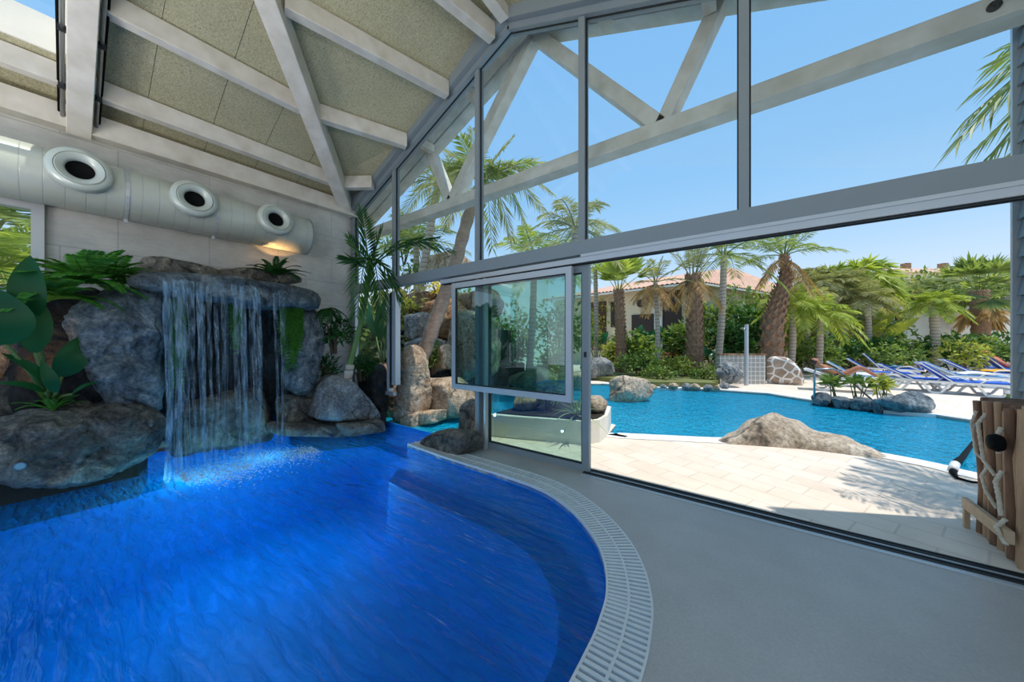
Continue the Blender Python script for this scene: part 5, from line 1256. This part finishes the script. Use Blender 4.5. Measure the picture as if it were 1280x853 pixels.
# ---------------------------------------------------------------- sun loungers
h0, f0 = gnd(1138, 488), gnd(1268, 496); DIR = (f0-h0).normalized()
def lounger(label, uh, vh, back=0.65, fab='bluefab', ang=0.0, towel=None):
    h = gnd(uh, vh); d = Matrix.Rotation(ang, 3, 'Z') @ DIR; az = math.atan2(d.y, d.x)
    t = thing('sun_lounger', label, 'sun lounger', h, 'sun loungers beyond the pool'); t.rotation_euler = (0, 0, az)
    W = 0.66; L = 1.9; hb = 0.72     # local x runs from the head (0) to the foot (L)
    def ch(mb, nm, m, **kw): o = mb.obj(nm, m, None, org=False, **kw); o.parent = t; return o
    k = MB()
    for s in (-1, 1):
        k.beam((hb-0.5, s*W/2, 0.34), (L, s*W/2, 0.31), 0.05, 0.06)
    k.beam((L, -W/2, 0.31), (L, W/2, 0.31), 0.05, 0.06); k.beam((hb-0.5, -W/2, 0.34), (hb-0.5, W/2, 0.34), 0.05, 0.05)
    ch(k, 'frame', M['lounger_plastic'])
    for s in (-1, 1):
        for x0, x1 in ((0.32, 0.55), (L-0.62, L-0.30)):
            k = MB(); y = s*W/2
            k.beam((x0-0.16, y, 0.33), (x0, y, 0.03), 0.045, 0.05); k.beam((x0, y, 0.03), (x1-0.06, y, 0.03), 0.045, 0.06); k.beam((x1-0.06, y, 0.03), (x1+0.14, y, 0.33), 0.045, 0.05)
            ch(k, 'leg', M['lounger_plastic'])
    k = MB(); k.box(((hb+L)/2, 0, 0.36), (L-hb, W+0.02, 0.05)); ch(k, 'seat', M[fab])
    bl_ = 0.76; e = V((hb-bl_*math.cos(back), 0, 0.35+bl_*math.sin(back))); c = V((hb, 0, 0.35))
    k = MB(); nv = V((math.sin(back), 0, math.cos(back)))
    k.slab([c+V((0, -W/2+0.04, 0)), e+V((0, -W/2+0.04, 0)), e+V((0, W/2-0.04, 0)), c+V((0, W/2-0.04, 0))], nv*0.055); bk = ch(k, 'backrest', M[fab])
    k = MB()
    for s in (-1, 1): k.beam(c+V((0, s*W/2, 0)), e+V((0, s*W/2, 0)), 0.03, 0.03)
    k.beam(e+V((0, -W/2, 0)), e+V((0, W/2, 0)), 0.05, 0.05); o = ch(k, 'back_frame', M['lounger_plastic'])
    k = MB(); 
    k.tube([V((L-0.75, -W/2, 0.33)), V((L-0.62, -W/2, 0.44)), V((L-0.35, -W/2, 0.47)), V((L-0.12, -W/2, 0.35))], 0.022, 8); ch(k, 'armrest', M['lounger_plastic'], smooth=True)
    return t
lounger('nearest sun lounger with a blue sling, in front of the whole row by the screen', 1138, 488, 0.72)
lounger('sun lounger with pale blue towel on its raised back, second from the screen', 1150, 479, 0.55, 'lightblue')
lounger('empty sun lounger with a low blue back left of the orange towel', 1172, 474, 0.6)
lounger('sun lounger with dark blue steep back at the hedge, behind the orange towel', 1196, 468, 0.95, 'bluefab')
lounger('sun lounger under the person in red', 1216, 470, 0.85)
lounger('pale blue sun lounger behind the handrail', 1030, 480, 0.6, 'lightblue')
lounger('sun lounger with steep blue back in front of the round brown stone', 1068, 468, 0.9)
lounger('sun lounger with blue and white back left of the round brown stone', 1054, 474, 0.65)
lounger('leftmost sun lounger, next to the rounded stone wall', 1006, 485, 0.35, 'whitefab')
lounger('sun lounger at the middle of the row behind the stone border', 1095, 484, 0.55)
def towel(name, label, u, v, z, w_, d_, m, seed):
    r = random.Random(seed); c = gnd(u, v); c.z = z; mb = MB(); n = 10; az = math.atan2(DIR.y, DIR.x); R = Matrix.Rotation(az, 3, 'Z'); g_ = []
    for i in range(n+1):
        row = []
        for j in range(n+1):
            q = V(((i/n-0.5)*w_, (j/n-0.5)*d_, 0)); q.z = 0.05*noise.noise(V((q.x*5+seed, q.y*5, 0)))+0.04*math.sin(PI*i/n)*math.sin(PI*j/n)
            row.append(mb.bm.verts.new(c+R @ q))
        g_.append(row)
    for i in range(n):
        for j in range(n): mb.bm.faces.new((g_[i][j], g_[i+1][j], g_[i+1][j+1], g_[i][j+1]))
    o = mb.obj(name, M[m], smooth=True); s = o.modifiers.new('thick', 'SOLIDIFY'); s.thickness = 0.02
    return tag(o, label, 'towel')
h = gnd(1196, 468)+DIR*1.1; 
def towel_on(uh, vh, along, name, label, w_, d_, m, seed, dz=0.40):
    h = gnd(uh, vh)+DIR*along; u_ = 0
    r = towel(name, label, 1000, 480, dz, w_, d_, m, seed); r.location = V((h.x, h.y, dz)); return r
towel_on(1172, 474, 1.35, 'towel', 'crumpled orange towel on a lounger in the middle of the row', 0.8, 0.5, 'orange', 5)
towel_on(1150, 479, 1.2, 'towel', 'white towel spread on the second lounger from the screen', 0.9, 0.5, 'whitefab', 6)
towel_on(1068, 468, 1.2, 'towel', 'pale blue towel on the lounger by the round brown stone', 0.9, 0.5, 'lightblue', 7)
towel_on(1030, 480, 1.2, 'towel', 'white towel on the pale blue lounger behind the handrail', 0.9, 0.5, 'whitefab', 8)
tag(rock('boulder', M['rock_tan'], gnd(1076, 463), (1.15, 0.9, 0.75), 91, 0, 9, 4, 8, 0.02), 'round brown stone among the loungers before the hedge', 'rock')
t = thing('bucket', 'small green and white bucket at the foot of the nearest lounger', 'bucket', gnd(1262, 497))
c = gnd(1262, 497)
MB().lathe([(0.001, 0), (0.08, 0), (0.095, 0.12), (0.001, 0.12)], c, (0, 0, 1), 20).obj('lower_body', M['stem'], t, smooth=True, auto=40)
MB().lathe([(0.001, 0.12), (0.095, 0.12), (0.10, 0.22), (0.001, 0.22)], c, (0, 0, 1), 20).obj('upper_body', M['whitefab'], t, smooth=True, auto=40)
# ---------------------------------------------------------------- people on the loungers
def person(label, uh, vh, back, skin, wear, hair, seat=0.38, x0=0.12, bent=0.25):
    """one reclining figure on the lounger whose head end stands at (uh, vh)"""
    h = gnd(uh, vh); az = math.atan2(DIR.y, DIR.x)
    J = {}; cb, sb = math.cos(back), math.sin(back); hip = V((0.80, 0, seat+0.10))
    def up(d, y=0, o=0.0): return hip+V((-cb*d+sb*o, y, sb*d+cb*o))
    J['pelvis'] = (hip, 0.105); J['waist'] = (up(0.18, 0, 0.02), 0.10); J['chest'] = (up(0.36, 0, 0.03), 0.125); J['neck0'] = (up(0.50, 0, 0.03), 0.07); J['neck1'] = (up(0.56, 0, 0.05), 0.05)
    E = [('pelvis', 'waist'), ('waist', 'chest'), ('chest', 'neck0'), ('neck0', 'neck1')]
    for s, n in ((-1, 'l'), (1, 'r')):
        J['sh'+n] = (up(0.44, s*0.17, 0.02), 0.055); J['el'+n] = (up(0.20, s*0.27, 0.03), 0.04); J['wr'+n] = (up(0.02, s*0.20, 0.11), 0.028); J['ha'+n] = (up(-0.07, s*0.15, 0.12), 0.03)
        E += [('chest', 'sh'+n), ('sh'+n, 'el'+n), ('el'+n, 'wr'+n), ('wr'+n, 'ha'+n)]
        J['hp'+n] = (hip+V((0.06, s*0.09, 0)), 0.085); J['kn'+n] = (hip+V((0.42, s*0.11, bent+0.02)), 0.06); J['an'+n] = (hip+V((0.80, s*0.10, -0.02)), 0.038); J['to'+n] = (hip+V((0.90, s*0.12, 0.12)), 0.03)
        E += [('pelvis', 'hp'+n), ('hp'+n, 'kn'+n), ('kn'+n, 'an'+n), ('an'+n, 'to'+n)]
    keys = list(J); me = bpy.data.meshes.new('person'); me.from_pydata([J[k][0] for k in keys], [(keys.index(a), keys.index(b)) for a, b in E], [])
    o = bpy.data.objects.new('person', me); COL.objects.link(o); o.location = (h.x, h.y, 0); o.rotation_euler = (0, 0, az); me.materials.append(M[skin])
    o.modifiers.new('skin', 'SKIN'); 
    for i, k in enumerate(keys): me.skin_vertices[0].data[i].radius = (J[k][1], J[k][1])
    me.skin_vertices[0].data[0].use_root = True
    sb_ = o.modifiers.new('sub', 'SUBSURF'); sb_.levels = 2; sb_.render_levels = 2
    tag(o, label, 'person')
    def ch(mb, nm, m): q = mb.obj(nm, m, None, org=False, smooth=True); q.parent = o; return q
    hc = up(0.68, 0, 0.08); ax = V((-cb, 0, sb)); fr = V((sb, 0, cb))
    k = MB(); bmesh.ops.create_uvsphere(k.bm, u_segments=20, v_segments=14, radius=1.0)
    for v_ in k.bm.verts:
        c_ = v_.co.copy(); z = c_.z; r_ = 1-0.18*max(0, -z); q = ax*(z*0.118)+V((0, 1, 0))*(c_.y*0.078*r_)+fr*(c_.x*0.092*r_)
        if c_.x > 0.6 and abs(c_.y) < 0.25 and -0.35 < z < 0.15: q += fr*0.02
        v_.co = hc+q
    hd = ch(k, 'head', M[skin])
    k = MB()
    for y in (-0.03, 0.03): k.lathe([(0.001, 0.004), (0.011, 0.0)], hc+fr*0.088+V((0, y, 0))+ax*0.01, fr, 10)
    q = k.obj('eyes', M['hair'], None, org=False); q.parent = hd
    k = MB(); k.box(hc+fr*0.086-ax*0.05, (0.006, 0.045, 0.008), Matrix.Rotation(-back, 3, 'Y')); q = k.obj('mouth', M['red'], None, org=False); q.parent = hd
    k = MB(); bmesh.ops.create_uvsphere(k.bm, u_segments=20, v_segments=12, radius=1.0)
    for v_ in k.bm.verts:
        c_ = v_.co.copy(); v_.co = hc+ax*(max(c_.z, -0.5)*0.125+0.012)+V((0, 1, 0))*(c_.y*0.088)+fr*(min(c_.x, 0.35)*0.10-0.012)
    ch(k, 'hair', M[hair])
    k = MB()
    if wear[0]: k.lathe([(0.125, -0.02), (0.135, 0.05), (0.12, 0.12)], hip-V((-0.02, 0, 0)), (-cb, 0, sb), 18); ch(k, 'swimwear', M[wear[0]])
    if wear[1]:
        k = MB(); k.lathe([(0.112, 0.10), (0.118, 0.20), (0.142, 0.34), (0.13, 0.44), (0.08, 0.50)], hip+V((0.02, 0, 0.0)), (-cb, 0, sb), 18); ch(k, 'top', M[wear[1]])
    for s in (-1, 1):
        for j in range(5):
            a_ = up(-0.07, s*(0.15+0.014*(j-2)), 0.12); k = MB(); ln = (0.05, 0.07, 0.075, 0.07, 0.055)[j]
            b_ = a_+V((cb*ln*0.6, s*0.004*(j-2), -sb*ln*0.6+0.0)); c2 = b_+V((cb*ln*0.45, 0, -0.02))
            k.tube([a_, b_, c2], [0.010, 0.009, 0.006], 7); ch(k, 'finger', M[skin])
    return o
person('person in red clothes and a red cap lying back on a lounger near the screen', 1216, 470, 0.75, 'skin', ('red', 'red'), 'red')
person('sunbathing person with dark hair lying on the leftmost lounger', 1006, 485, 0.5, 'skin2', ('navy', None), 'hair')
# ---------------------------------------------------------------- wooden pole screen with ropes
SX, SY0, SY1 = 1.40, 3.74, 4.30
t = thing('pole_screen', 'screen of weathered wooden poles with pale rope at the right of the doorway', 'screen', (SX, 4.0, 0))
rs = random.Random(9)
for i in range(9):
    y = SY1-0.03-i*(SY1-SY0-0.04)/8; hgt = 1.04+rs.uniform(-0.04, 0.03); r_ = rs.uniform(0.021, 0.029); x = SX+rs.uniform(0.0, 0.03)
    k = MB(); k.tube([(x, y, 0.0), (x+rs.uniform(-.012, .012), y+rs.uniform(-.012, .012), 0.35), (x+rs.uniform(-.012, .012), y+rs.uniform(-.015, .015), 0.7), (x+rs.uniform(-.02, .02), y+rs.uniform(-.02, .02), hgt)], [r_, r_*1.05, r_*0.97, r_*0.92], 12)
    k.obj('pole', M['bamboo'] if i % 3 else M['bamboo_dark'], t, smooth=True, auto=40)
for i in range(3):
    x = SX+0.08+i*0.085; hgt = 1.04+rs.uniform(-0.04, 0.03); r_ = rs.uniform(0.03, 0.042)
    for y in (SY1+0.0,):
        k = MB(); k.tube([(x, y, 0.0), (x+rs.uniform(-.012, .012), y, 0.5), (x+rs.uniform(-.02, .02), y+rs.uniform(-.02, .02), hgt)], r_, 12); k.obj('pole', M['bamboo'] if i % 2 else M['bamboo_dark'], t, smooth=True, auto=40)
for i, y in enumerate((SY1-0.02, 4.16, 4.02, 3.88)):
    k = MB(); k.tube([(SX+0.01, y, 1.03), (SX+0.15, y+rs.uniform(-.02, .02), 1.035), (SX+0.27, y+rs.uniform(-.02, .02), 1.03)], 0.034, 12); k.obj('top_rail', M['bamboo_dark'], t, smooth=True, auto=40)
k = MB(); k.box((SX+0.175, 4.0, 0.5), (0.22, 0.44, 0.98)); k.obj('gap_shade', M['black'], t)  # black box paints in the dark inside, showing through the gaps
k = MB(); k.beam((SX-0.055, SY1+0.03, 0.20), (SX-0.055, SY0-0.02, 0.20), 0.03, 0.085); k.beam((SX-0.05, SY1+0.02, 0.0), (SX-0.05, SY1+0.02, 0.2), 0.03, 0.03); k.obj('rail', M['plank'], t)
def rope(pts, r_=0.017):
    k = MB(); P = []
    pts = [V(p) for p in pts]
    for i in range(len(pts)-1):
        for f in range(10): P.append(pts[i].lerp(pts[i+1], f/10))
    P.append(pts[-1])
    k.tube(P, [r_*(1.0+0.13*math.sin(i*1.9)) for i in range(len(P))], 10); k.obj('rope', M['rope'], t, smooth=True)
XR = SX-0.055
rope([(XR+.02, 4.215, 0.96), (XR-.01, 4.20, 0.86), (XR, 4.19, 0.74), (XR, 4.16, 0.64), (XR+.03, 4.13, 0.60)], 0.0087)
rope([(XR+.03, 4.105, 0.96), (XR-.01, 4.10, 0.88), (XR, 4.09, 0.74), (XR, 4.05, 0.62), (XR+.03, 3.99, 0.53)], 0.0112)
rope([(XR+.02, 4.065, 0.56), (XR-.01, 4.05, 0.50), (XR, 4.02, 0.40), (XR+.03, 3.97, 0.30)], 0.0105)
rope([(XR+.02, 3.885, 0.90), (XR-.01, 3.875, 0.82), (XR, 3.86, 0.72)], 0.0124)
rope([(XR+.02, 3.875, 0.60), (XR-.01, 3.87, 0.52), (XR, 3.86, 0.42), (XR, 3.83, 0.30)], 0.0124)
rope([(XR, 3.78, 0.30), (XR-.03, 3.80, 0.23), (XR-.02, 3.77, 0.17), (XR-.02, 3.72, 0.15)], 0.0124)
k = MB(); k.lathe([(0.001, -0.03), (0.05, -0.025), (0.062, 0.0), (0.05, 0.03), (0.001, 0.035)], (XR-0.02, 3.83, 0.80), (-1, 0, 0), 20); k.obj('knob', M['black'], t, smooth=True)
# ---------------------------------------------------------------- house with the tiled roof
def house():
    A, B, Cc = at(694, 426, t=24.5), at(868, 426, t=17.5), at(1010, 426, t=25)
    A.z = B.z = Cc.z = 0; ez = 4.55; t = thing('house', 'cream house with a terracotta tiled roof behind the palms', 'house', B)
    out = (V((0, 0, 0))-B); out.z = 0; out.normalize()
    back = A+(Cc-B)
    MB().prism([(A.x, A.y), (B.x, B.y), (Cc.x, Cc.y), (back.x, back.y)], 0, ez).obj('wall', M['render_cream'], t)
    ctr = (A+B+Cc+back)/4; ctr.z = ez+1.5
    ov = lambda p: V((ctr.x+(p.x-ctr.x)*1.10, ctr.y+(p.y-ctr.y)*1.10, ez))
    # tiled slopes: rows of half-round tiles running up to the ridge
    rf = MB()
    R1 = A.lerp(back, 0.5).lerp(ctr, 0.35); R1.z = ez+1.9; R2 = B.lerp(Cc, 0.5).lerp(ctr, 0.35); R2.z = ez+1.9
    for P0, P1, Q0, Q1 in ((ov(A), ov(B), R1, R2), (ov(B), ov(Cc), R2, R2), (ov(Cc), ov(back), R2, R1), (ov(back), ov(A), R1, R1)):
        n = int((P1-P0).length/0.26)
        rows = []
        for i in range(n*4+1):
            f = i/(n*4); lo = P0.lerp(P1, f); hi = Q0.lerp(Q1, f); wv = 0.07*abs(math.sin(PI*i/4))
            rows.append([rf.bm.verts.new(lo.lerp(hi, g_)+V((0, 0, wv))) for g_ in (0, 0.33, 0.66, 1.0)])
        for r0, r1 in zip(rows, rows[1:]):
            for j in range(3): rf.bm.faces.new((r0[j], r1[j], r1[j+1], r0[j+1]))
    rf.obj('roof', M['rooftile'], t, smooth=True)
    fs = MB(); 
    for P0, P1 in ((ov(A), ov(B)), (ov(B), ov(Cc))): fs.beam(P0+V((0, 0, -0.08)), P1+V((0, 0, -0.08)), 0.12, 0.10)
    fs.obj('fascia', M['render_white'], t)
    d = (B-A).normalized(); n_ = V((d.y, -d.x, 0)); 
    if n_.dot(out) < 0: n_ = -n_
    ang = math.atan2(d.y, d.x); R = Matrix.Rotation(ang, 3, 'Z')
    def on(u): # point of the front wall under pixel column u
        rv = ray(u, CY); rv.z = 0; den = rv.x*d.y-rv.y*d.x; k_ = (A.x*d.y-A.y*d.x)/den; return rv*k_
    for u0, u1, z0, z1, m in ((736, 758, 0.9, 4.1, 'brownwood'), (764, 774, 2.4, 4.0, 'dark_opening'), (828, 852, 1.0, 4.3, 'dark_opening'), (790, 818, 1.0, 3.1, 'dark_opening')):
        a_, b_ = on(u0), on(u1); c_ = (a_+b_)/2; c_.z = (z0+z1)/2
        MB().box(c_, ((b_-a_).length, 0.12, z1-z0), R).obj('window', M[m], t)
    c_ = on(802)+n_*0.08; c_.z = 3.75; MB().lathe([(0.001, 0), (0.24, 0), (0.24, 0.06), (0.15, 0.10), (0.001, 0.12)], c_, n_, 20).obj('wall_plaque', M['dark_opening'], t, smooth=True)
    c_ = on(824)+n_*0.05; c_.z = 2.3; MB().box(c_, (0.45, 0.2, 4.6), R).obj('pilaster', M['render_white'], t)
    return t
house()
def shed():
    A, B = at(1112, 426, t=19.5), at(1300, 426, t=19.5); A.z = B.z = 0; d = (B-A).normalized(); ang = math.atan2(d.y, d.x); R = Matrix.Rotation(ang, 3, 'Z'); nb = V((-d.y, d.x, 0)); c = (A+B)/2
    if nb.dot(c) < 0: nb = -nb
    t = thing('shed', 'pale shed with a grey corrugated roof behind the hedge', 'shed', c); L = (B-A).length
    q = c+nb*1.5; q.z = 1.6; MB().box(q, (L, 3.0, 3.2), R).obj('wall', M['render_white'], t)
    q = A+d*0.5-nb*0.03; q.z = 1.6; MB().box(q, (0.35, 0.1, 3.2), R).obj('door_post', M['brownwood'], t)
    q = A+d*6.1-nb*0.02; q.z = 2.5; MB().box(q, (0.9, 0.1, 0.7), R).obj('window', M['dark_opening'], t)
    rf = MB(); n = 90; rows = []
    for i in range(n+1):
        p_ = A-d*0.3+d*(L+0.6)*i/n; w_ = 0.04*math.sin(i*PI/1.5)
        rows.append([rf.bm.verts.new(p_-nb*0.4+V((0, 0, 3.2+w_))), rf.bm.verts.new(p_+nb*3.2+V((0, 0, 4.0+w_)))])
    for r0, r1 in zip(rows, rows[1:]): rf.bm.faces.new((r0[0], r1[0], r1[1], r0[1]))
    o = rf.obj('roof', M['sheet_roof'], t, smooth=True); s = o.modifiers.new('thick', 'SOLIDIFY'); s.thickness = 0.06
shed()
c = at(1150, 426, t=58); c.z = 0
t = thing('house', 'distant house on the hill with a low reddish roof and two chimneys', 'house', c); R = Matrix.Rotation(TH, 3, 'Z')
MB().box((c.x, c.y, 6.3), (16, 8, 12.8), R).obj('wall', M['render_cream'], t)
k = MB(); a_ = V((c.x, c.y, 12.7)); X_, Y_ = RT*8.6, FW*4.6
q = [a_-X_-Y_, a_+X_-Y_, a_+X_+Y_, a_-X_+Y_]; rdg = [a_-X_*0.7+V((0, 0, 1.6)), a_+X_*0.7+V((0, 0, 1.6))]
k.face([q[0], q[1], rdg[1], rdg[0]]); k.face([q[1], q[2], rdg[1]]); k.face([q[2], q[3], rdg[0], rdg[1]]); k.face([q[3], q[0], rdg[0]]); k.face(q)
k.obj('roof', M['rooftile'], t)
for s in (-2.5, 4.0):
    MB().box(a_+RT*s+V((0, 0, 1.5)), (0.9, 0.9, 1.9), R).obj('chimney', M['rock_ochre'], t)
# ================================================================ sky, sun, lamps, camera
w = bpy.data.worlds.new('sky'); bpy.context.scene.world = w; w.use_nodes = True
nt = w.node_tree; nt.nodes.clear()
o = nt.nodes.new('ShaderNodeOutputWorld'); b = nt.nodes.new('ShaderNodeBackground')
tc = nt.nodes.new('ShaderNodeTexCoord'); sx = nt.nodes.new('ShaderNodeSeparateXYZ'); r = nt.nodes.new('ShaderNodeValToRGB')
nt.links.new(tc.outputs['Generated'], sx.inputs[0]); nt.links.new(sx.outputs['Z'], r.inputs['Fac'])
e = r.color_ramp.elements
for i, (p, c) in enumerate(((0.0, (226, 236, 248)), (0.10, (208, 226, 248)), (0.22, (172, 208, 242)), (0.40, (144, 193, 238)), (0.75, (128, 184, 238)))):
    q = e[i] if i < 2 else e.new(p); q.position = p; q.color = (*lin(c), 1)
b.inputs['Strength'].default_value = 1.0
nt.links.new(r.outputs['Color'], b.inputs['Color']); nt.links.new(b.outputs[0], o.inputs['Surface'])
SUN = V((0.243, 0.130, 0.961)).normalized()
ld = bpy.data.lights.new('sun', 'SUN'); ld.energy = 3.2; ld.angle = 0.009; ld.color = (1, 0.94, 0.85)
lo = bpy.data.objects.new('sun', ld); COL.objects.link(lo); lo.rotation_euler = SUN.to_track_quat('Z', 'Y').to_euler(); lo.location = (5, 5, 12)
def area(name, loc, target, sx_, sy_, power, col):
    ld = bpy.data.lights.new(name, 'AREA'); ld.shape = 'RECTANGLE'; ld.size = sx_; ld.size_y = sy_; ld.energy = power; ld.color = col
    lo = bpy.data.objects.new(name, ld); COL.objects.link(lo); lo.location = loc
    lo.rotation_euler = (V(target)-V(loc)).to_track_quat('-Z', 'Y').to_euler(); return lo
# unseen fill lamps added behind the viewpoint to brighten the roof
for x, y, z, pw in ((-4.6, -2.2, 2.3, 70), (-1.8, -1.8, 2.3, 80), (1.0, -1.6, 2.3, 60)):
    area('roof_fill_light', (x, y, z), (x-0.05, y+0.1, 5.0), 1.2, 0.4, pw, (1, 0.97, 0.93))
# underwater pool lamps
for p, e_ in (((-5.15, 0.9, -0.3), 40), ((-5.3, 1.6, -0.28), 30), ((-4.6, 2.4, -0.6), 16), ((-4.2, -0.8, -0.9), 24), ((-3.2, 0.6, -1.1), 12)):
    ld = bpy.data.lights.new('pool_light', 'POINT'); ld.energy = e_; ld.color = (0.55, 0.85, 1.0); ld.shadow_soft_size = 0.03
    lo = bpy.data.objects.new('pool_light', ld); COL.objects.link(lo); lo.location = p
cd = bpy.data.cameras.new('camera'); cam = bpy.data.objects.new('camera', cd); COL.objects.link(cam)
cd.sensor_fit = 'HORIZONTAL'; cd.sensor_width = 36; cd.lens = F*36/1280; cd.clip_start = 0.02; cd.clip_end = 400
cd.shift_y = 0.5/1280
cam.location = (0, 0, EYE); cam.rotation_euler = (PI/2, 0, TH)
sc = bpy.context.scene; sc.camera = cam
vs = sc.view_settings; vs.view_transform = 'Standard'; vs.look = 'None'; vs.gamma = 1; vs.exposure = 0.2; vs.use_curve_mapping = False
cy = sc.cycles; cy.max_bounces = 10; cy.transparent_max_bounces = 24; cy.diffuse_bounces = 4; cy.glossy_bounces = 4
cy.caustics_reflective = False; cy.caustics_refractive = False; cy.sample_clamp_indirect = 6
try: cy.use_denoising = True
except Exception: pass
